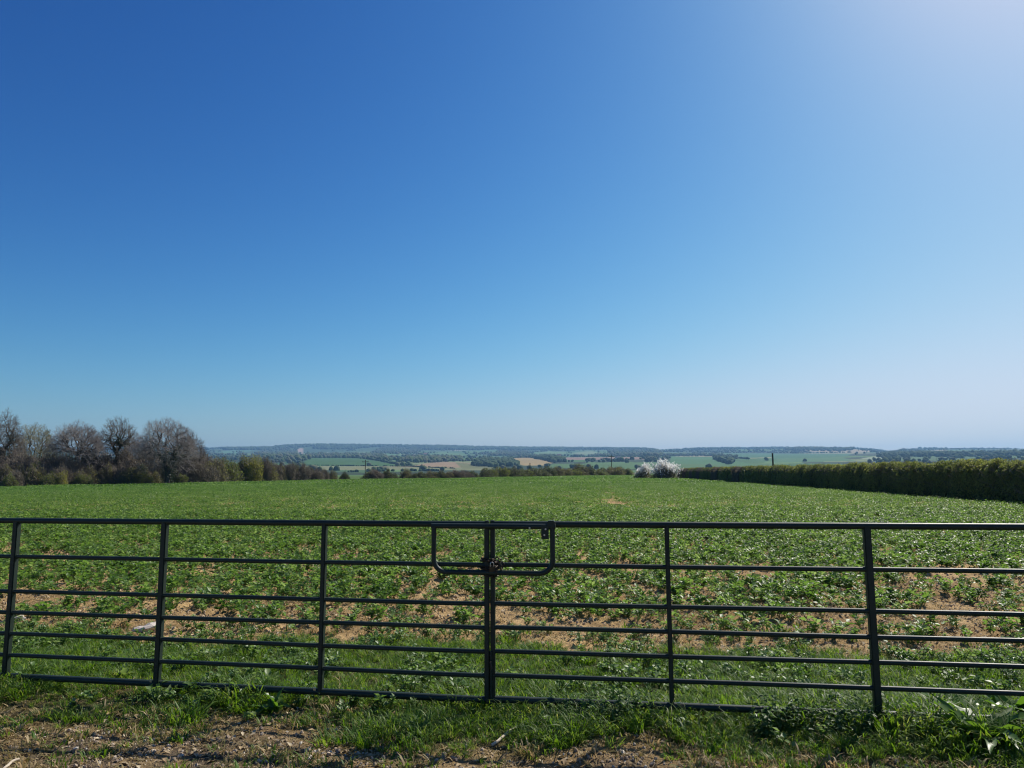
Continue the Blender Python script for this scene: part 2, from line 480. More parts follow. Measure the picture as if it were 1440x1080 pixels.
def tubes(segs, sides=3):
    """segs: rows p0(3) p1(3) r0 r1 -> open tubes, vectorised"""
    s = np.asarray(segs, float); n = len(s)
    p0, p1, r0, r1 = s[:, :3], s[:, 3:6], s[:, 6], s[:, 7]
    d = p1 - p0; d /= np.linalg.norm(d, axis=1)[:, None] + 1e-9
    ref = np.where(np.abs(d[:, 2:3]) > .9, [[1, 0, 0]], [[0, 0, 1]])
    u = np.cross(d, ref); u /= np.linalg.norm(u, axis=1)[:, None]; v = np.cross(d, u)
    an = np.arange(sides) * 2 * math.pi / sides
    c, q = np.cos(an)[None, :, None], np.sin(an)[None, :, None]
    ring = u[:, None] * c + v[:, None] * q
    A = p0[:, None] + ring * r0[:, None, None]; B = p1[:, None] + ring * r1[:, None, None]
    V = np.concatenate([A, B], 1).reshape(-1, 3)
    base = np.arange(n)[:, None, None] * 2 * sides
    k = np.arange(sides); k2 = (k + 1) % sides
    T = np.concatenate([np.stack([k, k2, k2 + sides], 1), np.stack([k, k2 + sides, k + sides], 1)], 0)
    return V, (base + T[None]).reshape(-1, 3)

def rock_mesh(name, mat, seed, sub=1, flat=.7):
    import bmesh
    bm = bmesh.new(); bmesh.ops.create_icosphere(bm, subdivisions=sub, radius=1)
    rr = random.Random(seed)
    off = Vector((rr.random() * 50, rr.random() * 50, rr.random() * 50))
    for v in bm.verts:
        k = 1 + .55 * (mnoise.noise(v.co * 1.3 + off)) + rr.uniform(-.10, .10)
        v.co = Vector((v.co.x * k, v.co.y * k * rr.uniform(.9, 1.1), v.co.z * k * flat))
    me = bpy.data.meshes.new(name); bm.to_mesh(me); bm.free(); me.materials.append(mat)
    return me

# box / tube parts for steelwork, smooth with bevelled ends ---------
def tube_path(pts, r, sides=14, cap=True):
    """tube along a polyline with mitred joints; verts, faces"""
    P = [Vector(p) for p in pts]; V, Fc = [], []
    t0 = (P[1] - P[0]).normalized()
    ref = Vector((0, 0, 1)) if abs(t0.z) < .9 else Vector((0, 1, 0))
    u = t0.cross(ref).normalized()
    for i, p in enumerate(P):
        if i == 0: t = (P[1] - p).normalized(); k = 1
        elif i == len(P) - 1: t = (p - P[-2]).normalized(); k = 1
        else:
            a = (p - P[i - 1]).normalized(); b = (P[i + 1] - p).normalized(); t = (a + b).normalized()
        u = (u - t * u.dot(t)).normalized(); v = t.cross(u)
        for s in range(sides):
            an = 2 * math.pi * s / sides
            V.append(p + (u * math.cos(an) + v * math.sin(an)) * r)
    for i in range(len(P) - 1):
        for s in range(sides):
            a = i * sides + s; b = i * sides + (s + 1) % sides
            Fc.append((a, b, b + sides, a + sides))
    if cap:
        Fc.append(tuple(range(sides))[::-1]); Fc.append(tuple(range((len(P) - 1) * sides, len(P) * sides)))
    return V, Fc
def py_mesh(name, V, Fc, mat, smooth=True, sharp=40):
    me = bpy.data.meshes.new(name); me.from_pydata([tuple(v) for v in V], [], Fc); me.materials.append(mat); me.update()
    if smooth:
        me.polygons.foreach_set('use_smooth', [True] * len(me.polygons))
        me.set_sharp_from_angle(angle=R(sharp))
    return me
def box_mesh(name, lo, hi, mat, bevel=.004):
    import bmesh
    bm = bmesh.new(); bmesh.ops.create_cube(bm, size=1)
    lo, hi = Vector(lo), Vector(hi)
    for v in bm.verts: v.co = Vector([lo[i] + (v.co[i] + .5) * (hi[i] - lo[i]) for i in range(3)])
    if bevel: bmesh.ops.bevel(bm, geom=bm.edges[:], offset=bevel, segments=2, affect='EDGES')
    me = bpy.data.meshes.new(name); bm.to_mesh(me); bm.free(); me.materials.append(mat)
    return me

# ------------------------------------------------------------------ palette
def paint_mat():
    m, n, l, out = new_mat('gate_green_paint')
    tc = n.new('ShaderNodeTexCoord')
    no = n.new('ShaderNodeTexNoise'); no.inputs['Scale'].default_value = 6; no.inputs['Detail'].default_value = 8; no.inputs['Roughness'].default_value = .7
    l.new(tc.outputs['Object'], no.inputs[0])
    r = n.new('ShaderNodeValToRGB')
    e = r.color_ramp.elements; e[0].position = .3; e[0].color = rgba((.013, .022, .016)); e[1].position = .60; e[1].color = rgba((.022, .035, .026))
    x = e.new(.80); x.color = rgba((.065, .062, .048))
    l.new(no.outputs[0], r.inputs[0])
    rr = n.new('ShaderNodeMapRange'); rr.inputs[3].default_value = .32; rr.inputs[4].default_value = .62
    l.new(no.outputs[0], rr.inputs[0])
    p = n.new('ShaderNodeBsdfPrincipled'); p.inputs['Specular IOR Level'].default_value = .33
    l.new(r.outputs[0], p.inputs['Base Color']); l.new(rr.outputs[0], p.inputs['Roughness'])
    nb = n.new('ShaderNodeTexNoise'); nb.inputs['Scale'].default_value = 160; nb.inputs['Detail'].default_value = 3
    l.new(tc.outputs['Object'], nb.inputs[0])
    b = n.new('ShaderNodeBump'); b.inputs['Strength'].default_value = .15; b.inputs['Distance'].default_value = .002
    l.new(nb.outputs[0], b.inputs['Height']); l.new(b.outputs[0], p.inputs['Normal'])
    l.new(p.outputs[0], out.inputs[0])
    return m
PAINT = paint_mat()
ZINC = solid_mat('bright_bolt_steel', (.45, .45, .43), (.62, .62, .6), 60, .35, .5, metal=1)
RUST = solid_mat('dull_chain_steel', (.030, .024, .020), (.075, .055, .040), 80, .55, .4, metal=.6)
BARK = solid_mat('grey_brown_bark', (.075, .062, .052), (.13, .108, .09), 5, .9, .1)
TWIG = solid_mat('purple_brown_twig', (.25, .222, .208), (.34, .305, .285), .6, .9, .1)
TWIG2 = solid_mat('olive_grey_twig', (.26, .24, .15), (.36, .32, .22), .6, .9, .1)
TWIG3 = solid_mat('dark_brown_twig', (.15, .13, .11), (.23, .20, .17), .8, .9, .1)
IVY = leaf_mat('dark_ivy_leaf', [(.018, .036, .018), (.035, .060, .026), (.06, .085, .04)], .15, .4, .5)
BUD = leaf_mat('olive_spring_leaf', [(.10, .105, .045), (.15, .155, .06), (.20, .20, .085)], .45)
BUDB = leaf_mat('brown_bud_leaf', [(.12, .105, .078), (.17, .15, .11), (.20, .19, .12)], .4)
GRN = leaf_mat('fresh_green_leaf', [(.085, .105, .035), (.12, .15, .045), (.17, .20, .065)], .48)
YGRN = leaf_mat('yellow_green_leaf', [(.16, .175, .045), (.22, .23, .06), (.28, .28, .085)], .48)
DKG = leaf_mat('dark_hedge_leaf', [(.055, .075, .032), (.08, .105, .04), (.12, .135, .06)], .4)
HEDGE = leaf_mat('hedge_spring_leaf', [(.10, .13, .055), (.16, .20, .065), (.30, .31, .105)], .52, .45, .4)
WHITE = leaf_mat('white_blossom', [(.72, .70, .66), (.80, .79, .75), (.86, .86, .83)], .4, .7, .2)
CROP = leaf_mat('bean_leaf', [(.044, .102, .022), (.074, .156, .034), (.125, .222, .056), (.27, .36, .14)], .5, .42, .32, .4)
GRASS = leaf_mat('verge_grass_blade', [(.054, .125, .017), (.090, .185, .028), (.155, .245, .048), (.30, .30, .11)], .52, .5, .3, .45)
DRY = leaf_mat('thin_dry_grass_blade', [(.12, .125, .04), (.22, .185, .075), (.38, .29, .15), (.50, .40, .23)], .35, .6, .2, .4)
STONE = inst_mat('gravel_stone', [(.40, .29, .19), (.55, .42, .29), (.34, .26, .19), (.66, .54, .40), (.45, .35, .25), (.88, .80, .66)], .8)
CLOD = inst_mat('soil_clod', [(.64, .47, .28), (.82, .63, .40), (.58, .42, .25), (.92, .73, .50)], .95, .1)
STRAWM = inst_mat('straw_bit', [(.55, .42, .24), (.40, .28, .15), (.68, .57, .38)], .8)


# ------------------------------------------------------------------ the gate
def gate(side, label):
    """side -1: leaf whose stile stands left of the meeting line; +1 the other. Local x runs from the stile to the hinge."""
    d0, m = ((4.6953, -.1688), (4.7234, -.1385))[side > 0]
    x0 = (-.171, -.130)[side > 0]
    ang = math.atan(m)
    Ls = math.sqrt(1 + m * m)
    t = empty('field_gate', (x0, d0 + m * x0, .09), ang + (math.pi if side < 0 else 0))
    tag(t, label, 'gate', 'pair of steel gate leaves')
    xs = ((1.125, 2.325, 3.53, 4.60) if side < 0 else (1.118, 2.318, 3.50, 4.60))
    wd = ((.032, .042, .042, .05) if side < 0 else (.027, .042, .042, .05))
    L = xs[-1]
    zs = [1.1, .84, .594, .444, .296, .148, 0]
    fy = 1 if side < 0 else -1           # local y that faces the camera
    for i, z in enumerate(zs):
        r = (.0205, .0148, .0148, .0148, .0148, .0148, .0215)[i]
        n = 16
        pts = [(L * k / n, .0012 * math.sin(k * .7 + i * 1.7 + side) * (0 if k in (0, n) else 1),
                z + (.0012 * math.sin(k * .5 + i * 2.3) if 0 < i < 6 and 0 < k < n else 0)) for k in range(n + 1)]
        V, Fc = tube_path(pts, r, 16)
        mk(('top_rail', 'rail', 'rail', 'rail', 'rail', 'rail', 'bottom_rail')[i], py_mesh('rail', V, Fc, PAINT), t)
    mk('stile', box_mesh('stile', (-.0172, -.018, -.02), (.0135, .018, 1.125), PAINT, .005), t)
    for x, wdt in zip(xs, wd):
        mk('upright', box_mesh('upright', (x - wdt / 2, -.0215, -.0195), (x + wdt / 2, .0215, 1.1), PAINT, .006), t)
    for x in (1.16, 2.36):               # weld lugs where uprights meet the bottom rail
        mk('weld_lug', box_mesh('weld_lug', (x - .012, fy * .02 - .004, .012), (x + .006, fy * .02 + .004, .03), ZINC, .002), t)
    return t, fy
gl, fyl = gate(-1, 'dark green steel gate leaf that the hinged loop latch drops over')
gr, fyr = gate(+1, 'dark green steel gate leaf that carries the hinged loop latch and drop bolt')

# loop latch: hinged on the right leaf, reaching over the left stile
def latch():
    yf = -.050
    xl, xr, zt, zb, rad = -.385, .395, 1.090, .795, .085
    arc = lambda cx, cz, a0, a1: [(cx + rad * math.cos(a), yf, cz + rad * math.sin(a)) for a in np.linspace(a0, a1, 9)]
    pts = [(xl, yf, zt)] + arc(xl + rad, zb + rad, math.pi, 1.5 * math.pi) + arc(xr - rad, zb + rad, 1.5 * math.pi, 2 * math.pi) + [(xr, yf, zt)]
    V, Fc = tube_path(pts, .0165, 14)
    lo = mk('latch_loop', py_mesh('latch_loop', V, Fc, PAINT), gr)
    V, Fc = tube_path([(xl - .0165, yf, zt), (xr + .02, yf, zt)], .0175, 14)
    mk('loop_top_bar', py_mesh('loop_top_bar', V, Fc, PAINT), lo)
    hp = mk('hinge_plate', box_mesh('hinge_plate', (.325, -.072, 1.012), (.372, -.062, 1.10), PAINT, .003), gr)
    mk('hinge_ear', box_mesh('hinge_ear', (.362, -.068, 1.085), (.412, -.022, 1.128), PAINT, .006), hp)
    for bx, bz in ((.353, 1.075), (.345, 1.038), (.25, 1.082)):
        V, Fc = tube_path([(bx, -.0665, bz), (bx, -.0735, bz)], .0065, 6)
        mk('bolt', py_mesh('bolt', V, Fc, ZINC, True, 30), hp)
    V, Fc = tube_path([(-.01, -.028, .30), (-.01, -.028, -.10)], .009, 10)
    mk('drop_bolt', py_mesh('drop_bolt', V, Fc, PAINT), gr)
    V, Fc = tube_path([(-.01, -.028, .24), (-.01, -.06, .24), (.0, -.065, .20)], .006, 8)
    mk('drop_bolt_handle', py_mesh('drop_bolt_handle', V, Fc, RUST), gr)
latch()

# chain around both stiles, with padlock
def chain():
    t = empty('chain', (gr.location.x - .022, gr.location.y, .93), math.atan(-.1385))
    tag(t, 'rusty steel chain wound round both meeting stiles below the latch loop', 'chain')
    Vt, Ft = [], []
    for i in range(14):
        a = 2 * math.pi * i / 14; ca, sa = math.cos(a), math.sin(a)
        cx, cz = .0125 * ca, .0125 * sa + (.008 if sa > 0 else -.008)
        for j in range(7):
            b = 2 * math.pi * j / 7
            Vt.append((cx + .0042 * math.cos(b) * ca, .0042 * math.sin(b), cz + .0042 * math.cos(b) * sa))
    for i in range(14):
        for j in range(7):
            Ft.append((i * 7 + j, i * 7 + (j + 1) % 7, ((i + 1) % 14) * 7 + (j + 1) % 7, ((i + 1) % 14) * 7 + j))
    me = py_mesh('chain_link', Vt, Ft, RUST)
    k = 0
    def ring(cz, rx, ry, n, dz, tilt):
        nonlocal k
        for i in range(n):
            a = 2 * math.pi * i / n
            o = mk('chain_link', me, t)
            o.location = (rx * math.cos(a), ry * math.sin(a), cz + dz * math.sin(a + tilt))
            tx, ty, tz = -rx * math.sin(a), ry * math.cos(a), dz * math.cos(a + tilt)
            q = Vector((tx, ty, tz)).to_track_quat('Z', 'Y')
            o.rotation_mode = 'QUATERNION'
            o.rotation_quaternion = q @ Matrix.Rotation((i % 2) * math.pi / 2 + .4, 4, 'Z').to_quaternion()
            k += 1
    ring(-.005, .050, .045, 14, .012, .4); ring(-.035, .053, .048, 14, .016, 2.0); ring(.022, .048, .044, 13, .014, 3.7)
    ring(-.055, .05, .046, 13, .010, 5.2)
    for i in range(7):                       # the loose end, hanging in a small curl to the right
        a = i / 6 * math.pi * 1.25
        o = mk('chain_link', me, t)
        o.location = (.055 + .030 * math.sin(a), -.052, .035 - .034 * (1 - math.cos(a)) * .9)
        o.rotation_euler = (.2, a + .5, (i % 2) * 1.4)
    p = empty('padlock', (gr.location.x - .005, gr.location.y - .058, .925), .1)
    tag(p, 'small dull brass padlock hanging from the chain on the gate', 'padlock')
    BR = solid_mat('tarnished_brass', (.05, .04, .025), (.10, .075, .04), 40, .55, .4, metal=.7)
    mk('body', box_mesh('padlock_body', (-.019, -.008, -.036), (.019, .008, 0), BR, .003), p)
    V, Fc = tube_path([(-.011, 0, -.004)] + [(-.011 * math.cos(a), 0, .016 + .011 * math.sin(a)) for a in np.linspace(0, math.pi, 9)] + [(.011, 0, -.004)], .003, 8)
    mk('shackle', py_mesh('shackle', V, Fc, ZINC), p)
chain()

# hinge posts the leaves hang from (beyond the frame's sides)
WOODP = solid_mat('weathered_post_wood', (.16, .13, .10), (.26, .22, .17), 12, .85, .2, .5, 30)
def gate_post(x, y, label):
    t = empty('gate_post', (x, y, H(x, y) - .3)); tag(t, label, 'post', 'wooden hinge posts')
    o = mk('shaft', box_mesh('shaft', (-.09, -.09, 0), (.09, .09, 1.75), WOODP, .012), t)
    mk('cap', box_mesh('cap', (-.085, -.085, 1.752), (.085, .085, 1.78), WOODP, .012), t)
for g_, s_ in ((gl, -1), (gr, 1)):
    p_ = g_.matrix_basis @ Vector((4.74, 0, 0))
    gate_post(p_.x, p_.y, 'square wooden post that carries the hinges of a gate leaf')

# ------------------------------------------------------------------ trees in winter twig
def tree_segments(env, trunk_h, n, seed, lean=0.0, jit=.18, stems=1):
    """env(g, n)->targets; a branch system grown by splitting the set of twig tips"""
    g = np.random.default_rng(seed)
    T = env(g, n)
    segs = []
    def grow(p, idx, depth):
        m = len(idx)
        if m == 1:
            q = T[idx[0]]; mid = (p + q) / 2 + g.normal(size=3) * jit * .4 * np.linalg.norm(q - p)
            segs.append((p, mid, m, depth)); segs.append((mid, q, .6, depth)); return
        c = T[idx].mean(0)
        f = .34 if m > 40 else .45
        q = p + (c - p) * f * g.uniform(.75, 1.25)
        ln = np.linalg.norm(q - p); q = q + g.normal(size=3) * jit * ln
        mid = (p + q) / 2 + g.normal(size=3) * jit * .45 * ln
        segs.append((p, mid, m, depth)); segs.append((mid, q, m * .93, depth))
        k = 2 if (m < 6 or g.random() < .55) else 3
        k = min(k, m)
        D = T[idx] - q; D = D / (np.linalg.norm(D, axis=1)[:, None] + 1e-6)
        cen = D[g.choice(m, k, replace=False)]
        for _ in range(3):
            lab = np.argmax(D @ cen.T, 1)
            for j in range(k):
                if (lab == j).any(): cen[j] = D[lab == j].mean(0)
        for j in range(k):
            s = idx[lab == j]
            if len(s): grow(q, s, depth + 1)
    all_i = np.arange(n)
    parts = np.array_split(all_i[np.argsort(T[:, 0])], stems) if stems > 1 else [all_i]
    for k, ii in enumerate(parts):
        b = np.array([(k - (stems - 1) / 2) * .25, g.normal() * .1, -.15])
        p = b.copy()
        for j in range(4):
            q = b + np.array([lean * (j + 1) / 4 + g.normal() * .06, g.normal() * .06, trunk_h * (j + 1) / 4 + .15])
            segs.append((p, q, len(ii) * (1.25 - .07 * j), 0)); p = q
        grow(p, ii, 1)
    return segs, T

def ellipsoid_env(rx, ry, rz, cz, shell=.45, flatbot=0.35, cx=0):
    def f(g, n):
        out = []
        while len(out) < n:
            v = g.normal(size=3); v /= np.linalg.norm(v)
            rad = (shell + (1 - shell) * g.random() ** .55)
            wob = 1 + .16 * math.sin(v[0] * 4.1 + v[2] * 3) + .12 * math.sin(v[1] * 5 + v[0] * 2.2)
            p = v * rad * wob
            if p[2] < -flatbot and g.random() < .75: continue
            out.append((cx + p[0] * rx, p[1] * ry, cz + p[2] * rz))
        return np.array(out)
    return f

def bare_tree(name, label, x, y, rx, ry, rz, cz, trunk_h, n, seed, twig, ivy=0, lean=0, rt=.013, twl=.55, stems=1, buds=None, group='bare trees along the field edge'):
    segs, T = tree_segments(ellipsoid_env(rx, ry, rz, cz), trunk_h, n, seed, lean, stems=stems)
    g = np.random.default_rng(seed + 1)
    rad = lambda m: rt * max(m, .3) ** .42
    big = [(*a, *b, rad(m), rad(m * .9)) for a, b, m, d in segs if m > 9]
    small = [(*a, *b, rad(m), rad(m * .85)) for a, b, m, d in segs if m <= 9]
    tw = []
    for t in T:                                         # fine twigs at every tip
        for _ in range(5):
            v = g.normal(size=3); v[2] += .55; v /= np.linalg.norm(v)
            o = np.array([t[0], t[1], t[2] - cz]); o /= np.linalg.norm(o) + 1e-6
            v = v + o * .7; v /= np.linalg.norm(v)
            q = t + v * twl * g.uniform(.4, 1.1)
            tw.append((*t, *q, .0078, .004))
            if g.random() < .6:
                m_ = t + (q - t) * .5; v2 = v + g.normal(size=3) * .6; v2 /= np.linalg.norm(v2)
                tw.append((*m_, *(m_ + v2 * twl * .5), .006, .0035))
    root = empty(name, (x, y, H(x, y)), g.uniform(0, 0))
    tag(root, label, 'tree', group)
    ge = Geo(); V, Tt = tubes(big, 6); ge.add(V, Tt)
    mk('trunk', ge.mesh('trunk', [BARK], True), root)
    ge = Geo(); V, Tt = tubes(small + tw, 3); ge.add(V, Tt)
    if buds is not None:
        P = np.array([s_[3:6] for s_ in tw]); P = P[g.random(len(P)) < .5]
        V, Tt = leaf_cloud(P, .09, seed=seed); ge.add(V, Tt, 1)
        mk('crown', ge.mesh('crown', [twig, buds]), root)
    else: mk('crown', ge.mesh('crown', [twig]), root)
    if ivy:
        P = []
        for a, b, m, d in segs:
            if m > n * .05 and (a[2] + b[2]) / 2 < cz + ivy * rz * .35:
                L = math.dist(a, b); k = int(L * 330)
                tt = g.random(k)[:, None]; q = np.array(a) * (1 - tt) + np.array(b) * tt
                P.append(q + g.normal(size=(k, 3)) * np.array([.26, .26, .12]) * (1.0 + .5 * (m > n * .5)))
        if P:
            V, Tt = leaf_cloud(np.vstack(P), .11, seed=seed + 3); ge = Geo(); ge.add(V, Tt)
            mk('ivy', ge.mesh('ivy', [IVY]), root)
    return root

def tree_at(px, top, d, name, label, half_px, **k):
    x, y = pos_px(px, d); mpp = d / F_PX
    base = float(horizon_y(px)) + (EYE - H(x, y)) / d * F_PX
    h = (base - top) * mpp
    half = half_px * mpp
    rz = k.pop('rzf', .36) * h
    twl = k.pop('twl', .55)
    return bare_tree(name, label, x, y, half - twl * .5, half - twl * .5, rz, h - rz - twl * .55, k.pop('trf', .26) * h, twl=twl, **k)
tree_at(6, 579, 82, 'ash_tree', 'tall bare tree with long rising limbs and ivy thick on its trunk', 32, n=800, seed=11, twig=TWIG3, ivy=.9, rt=.0135, rzf=.40, trf=.3)
tree_at(52, 597, 92, 'willow_tree', 'pale olive bare tree with thin see-through crown', 30, n=900, seed=12, twig=TWIG2, rt=.010, buds=BUD, rzf=.38, trf=.2, stems=2)
tree_at(112, 594, 84, 'oak_tree', 'round crowned purple brown bare tree with forked dark trunk', 39, n=1500, seed=23, twig=TWIG, rt=.0125, rzf=.36, trf=.28)
tree_at(168, 586, 88, 'ash_tree', 'open crowned bare tree with dark ivy mass up its trunk', 30, n=560, seed=14, twig=TWIG3, ivy=1.5, rt=.0145, rzf=.33, trf=.42)
tree_at(194, 612, 95, 'thorn_tree', 'low purple brown bare tree between two taller bare trees', 26, n=800, seed=35, twig=TWIG, rt=.009, rzf=.38, trf=.15, stems=2)
tree_at(238, 590, 86, 'oak_tree', 'broad dense bare tree with ivy covered trunk at the row\'s end', 45, n=1700, seed=46, twig=TWIG, ivy=.8, rt=.0125, rzf=.41, trf=.2, stems=2)
tree_at(272, 612, 94, 'thorn_tree', 'small brown bare tree leaning out past the ivy clad oak', 24, n=600, seed=57, twig=TWIG3, rt=.009, rzf=.40, trf=.1, stems=3)

# ------------------------------------------------------------------ shrubs and hedges
def lump(v, seed, k=3.2):
    o = seed * 7.13
    return 1 + .20 * np.sin(v[:, 0] * k + o) * np.cos(v[:, 1] * k * 1.1 + o * .7) + .16 * np.sin(v[:, 2] * k * 1.3 + v[:, 0] * 2 + o) + .10 * np.sin(v[:, 0] * k * 2.6 + v[:, 2] * 5 + o)
def bush_meshes(kind, leafm, twigm, n_leaf, n_twig, leaf_s, seed, shell=.55, twr=.012):
    """unit bush: radius 1 in x,y and height 1; returns foliage and stem meshes"""
    g = np.random.default_rng(seed)
    v = g.normal(size=(n_leaf, 3)); v[:, 2] = np.abs(v[:, 2]) * 1.0; v /= np.linalg.norm(v, axis=1)[:, None]
    rad = (shell + (1 - shell) * g.random(n_leaf) ** .6) * lump(v, seed)
    clump = vnoise(v[:, 0] * 5 + 20 + v[:, 2] * 3, v[:, 1] * 5 + 20, seed)
    keep = (clump > .3) | (g.random(n_leaf) < .35)
    P = (v * rad[:, None])[keep]
    P[:, 2] = P[:, 2] * .86 + .03
    V, T = leaf_cloud(P, leaf_s, .2, seed=seed)
    ge = Geo(); ge.add(V, T); fol = ge.mesh(kind + '_foliage', [leafm])
    segs = []
    for i in range(n_twig):
        u = g.normal(size=3); u[2] = abs(u[2]) * 1.3; u /= np.linalg.norm(u)
        b = np.array([g.normal() * .22, g.normal() * .22, 0]); r_ = g.uniform(.75, 1.12) * float(lump(u[None], seed)[0])
        e = u * r_ * np.array([1, 1, .88]); m = (b + e) / 2 + g.normal(size=3) * .07
        segs += [(*b, *m, twr * 1.4, twr), (*m, *e, twr, twr * .4)]
        for _ in range(3):
            t = g.uniform(.2, .9); s = m + (e - m) * t; q = s + (e - m) * .3 + g.normal(size=3) * .12
            segs.append((*s, *q, twr * .6, twr * .3))
    V, T = tubes(segs, 3); ge = Geo(); ge.add(V, T)
    return fol, ge.mesh(kind + '_stems', [twigm])
KIND = {
    'thorn': [bush_meshes('thorn', BUDB, TWIG3, 2600, 620, .075, 100 + i) for i in range(3)],
    'olive': [bush_meshes('olive', BUD, TWIG3, 3600, 300, .075, 120 + i) for i in range(3)],
    'green': [bush_meshes('green', GRN, TWIG3, 4200, 160, .075, 140 + i) for i in range(3)],
    'yellow': [bush_meshes('yellow', YGRN, TWIG2, 4200, 160, .07, 160 + i) for i in range(2)],
    'dark': [bush_meshes('dark', DKG, TWIG3, 4200, 160, .08, 180 + i) for i in range(3)],
}
_cnt = [0]
KADJ = {'thorn': 'brown twiggy', 'olive': 'dull olive', 'green': 'mid green', 'yellow': 'yellow green', 'dark': 'dark green'}
def bush(kind, px, d, top, half_px, label, name='shrub', group=None, cat='shrub', depth=1.0):
    x, y = pos_px(px, d); mpp = d / F_PX; z = H(x, y)
    base = float(horizon_y(px)) + (EYE - z) / d * F_PX
    h = max((base - top) * mpp, .5); w_ = half_px * mpp * (1.45 if name == 'boundary_bush' else 1)
    _cnt[0] += 1
    f, s = KIND[kind][_cnt[0] % len(KIND[kind])]
    t = empty(name, (x, y, z), random.uniform(0, 6.28)); tag(t, label.replace('{k}', KADJ[kind]), cat, group)
    t.scale = (w_, w_ * depth, h)
    mk('foliage', f, t); mk('stems', s, t)
    return t

G1 = 'undergrowth below the bare trees'
for px in range(-70, 292, 12):               # dark thicket behind and between the trunks
    d = float(edge_range(px)) + random.uniform(4, 9)
    bush('thorn' if random.random() < .6 else 'olive', px + random.uniform(-4, 4), d, random.uniform(635, 645), random.uniform(20, 27),
         'tall {k} thicket growing among the bare tree trunks', 'thorn_thicket', G1)
for px in range(-66, 290, 13):
    d = float(edge_range(px)) + random.uniform(1.5, 3.5)
    bush(random.choice(['thorn', 'olive', 'dark', 'olive']), px + random.uniform(-4, 4), d, random.uniform(650, 664), random.uniform(12, 18),
         'low {k} scrub bush along the field edge under the bare trees', 'scrub_bush', G1)
for px, top, hw in ((74, 663, 10), (90, 662, 11), (118, 664, 9), (128, 668, 8), (183, 665, 9), (198, 663, 10), (212, 667, 7), (260, 664, 9), (20, 662, 10)):
    bush('yellow' if px in (90, 198) else 'green', px, float(edge_range(px)) + .8, top, hw, 'small {k} bramble bush at the foot of the thicket', 'bramble_bush', 'brambles at the field edge')
for px, top, hw, k in ((288, 643, 20, 'olive'), (306, 644, 20, 'olive'), (320, 641, 20, 'green'), (334, 645, 18, 'olive'), (322, 657, 13, 'olive'), (300, 660, 12, 'thorn'), (340, 658, 12, 'olive')):
    bush(k, px, float(edge_range(px)) + random.uniform(2, 6), top, hw, 'rounded {k} shrub between the bare trees and the yellow green one', 'round_shrub', 'olive shrubs past the bare trees')
bush('yellow', 358, float(edge_range(358)) + 2, 641, 17, 'bright yellow green leafy shrub beside the brown twiggy hedge', 'leafy_shrub')
bush('green', 350, float(edge_range(350)) + 4, 638, 20, 'mid green leafy shrub behind the bright yellow green one', 'leafy_shrub')
for px in range(372, 446, 9):
    bush('olive' if px % 2 else 'thorn', px, float(edge_range(px)) + random.uniform(1, 3), np.interp(px, [372, 400, 445], [646, 651, 659]) + random.uniform(-2, 2), 13, '{k} bush in the low hedge line past the leafy shrubs', 'thorn_bush', 'bare brown hedge line')
for px, top, hw, k in ((448, 660, 8, 'thorn'), (458, 661, 8, 'thorn'), (469, 662, 8, 'olive'), (486, 663, 8, 'dark')):
    bush(k, px, float(edge_range(px)) + 1.5, top, hw, 'low {k} bush at the end of the brown hedge line', 'thorn_bush', 'bare brown hedge line')
GF = 'bushes along the far edge of the crop'
FL = 'rounded {k} bush along the far edge of the crop'
for px, top, hw, k in ((528, 661, 9, 'thorn'), (519, 664, 7, 'dark'), (545, 659, 6, 'dark'), (552, 664, 7, 'dark'), (572, 660, 8, 'olive'), (583, 665, 7, 'dark'), (593, 663, 8, 'dark'),
                       (606, 663, 9, 'olive'), (619, 661, 9, 'dark'), (630, 663, 9, 'olive'), (642, 661, 8, 'thorn'), (654, 662, 8, 'thorn'), (664, 662, 7, 'dark')):
    bush(k, px, float(edge_range(px)) + random.uniform(.5, 3), top, hw, FL, 'boundary_bush', GF)
for px in list(range(682, 884, 11)):
    bush(random.choice(['dark', 'dark', 'olive', 'green']), px + random.uniform(-3, 3), float(edge_range(px)) + random.uniform(1, 4), random.uniform(653.5, 660) - (px - 682) / 200 * 1.5, random.uniform(7, 11), FL, 'boundary_bush', GF)

# blossoming blackthorn at the hedge end
def blossom(px, d, top, half, label, seed):
    x, y = pos_px(px, d); mpp = d / F_PX; z = H(x, y)
    base = float(horizon_y(px)) + (EYE - z) / d * F_PX
    g = np.random.default_rng(seed); t = empty('blackthorn_bush', (x, y, z)); tag(t, label, 'bush', 'white blossoming bushes')
    t.scale = (half * mpp, half * mpp, (base - top) * mpp)
    segs, P = [], []
    for i in range(420):
        u = g.normal(size=3); u[2] = abs(u[2]) * 1.5 + .1; u /= np.linalg.norm(u)
        b = np.array([g.normal() * .25, g.normal() * .25, 0]); e = u * g.uniform(.7, 1.05) * float(lump(u[None], seed)[0]) * np.array([1, 1, .9]); m = (b + e) / 2 + g.normal(size=3) * .06
        segs += [(*b, *m, .012, .010), (*m, *e, .010, .004)]
        k = int(11 * sstep(.22, .65, e[2])) + 1; tt = g.uniform(.45, 1.08, k)[:, None]
        P.append(m * (1 - tt) + e * tt + g.normal(size=(k, 3)) * .022)
    V, T = tubes(segs, 3); ge = Geo(); ge.add(V, T); mk('stems', ge.mesh('stems', [TWIG3]), t)
    V, T = leaf_cloud(np.vstack(P), .062, .2, .88, seed); ge = Geo(); ge.add(V, T); mk('blossom', ge.mesh('blossom', [WHITE]), t)
    f = KIND['olive'][seed % 3][0]; o = mk('foliage', f, t); o.scale = (.86, .86, .6)
blossom(903, 113, 650, 15, 'smaller white blossoming blackthorn bush at the end of the hedge', 3)
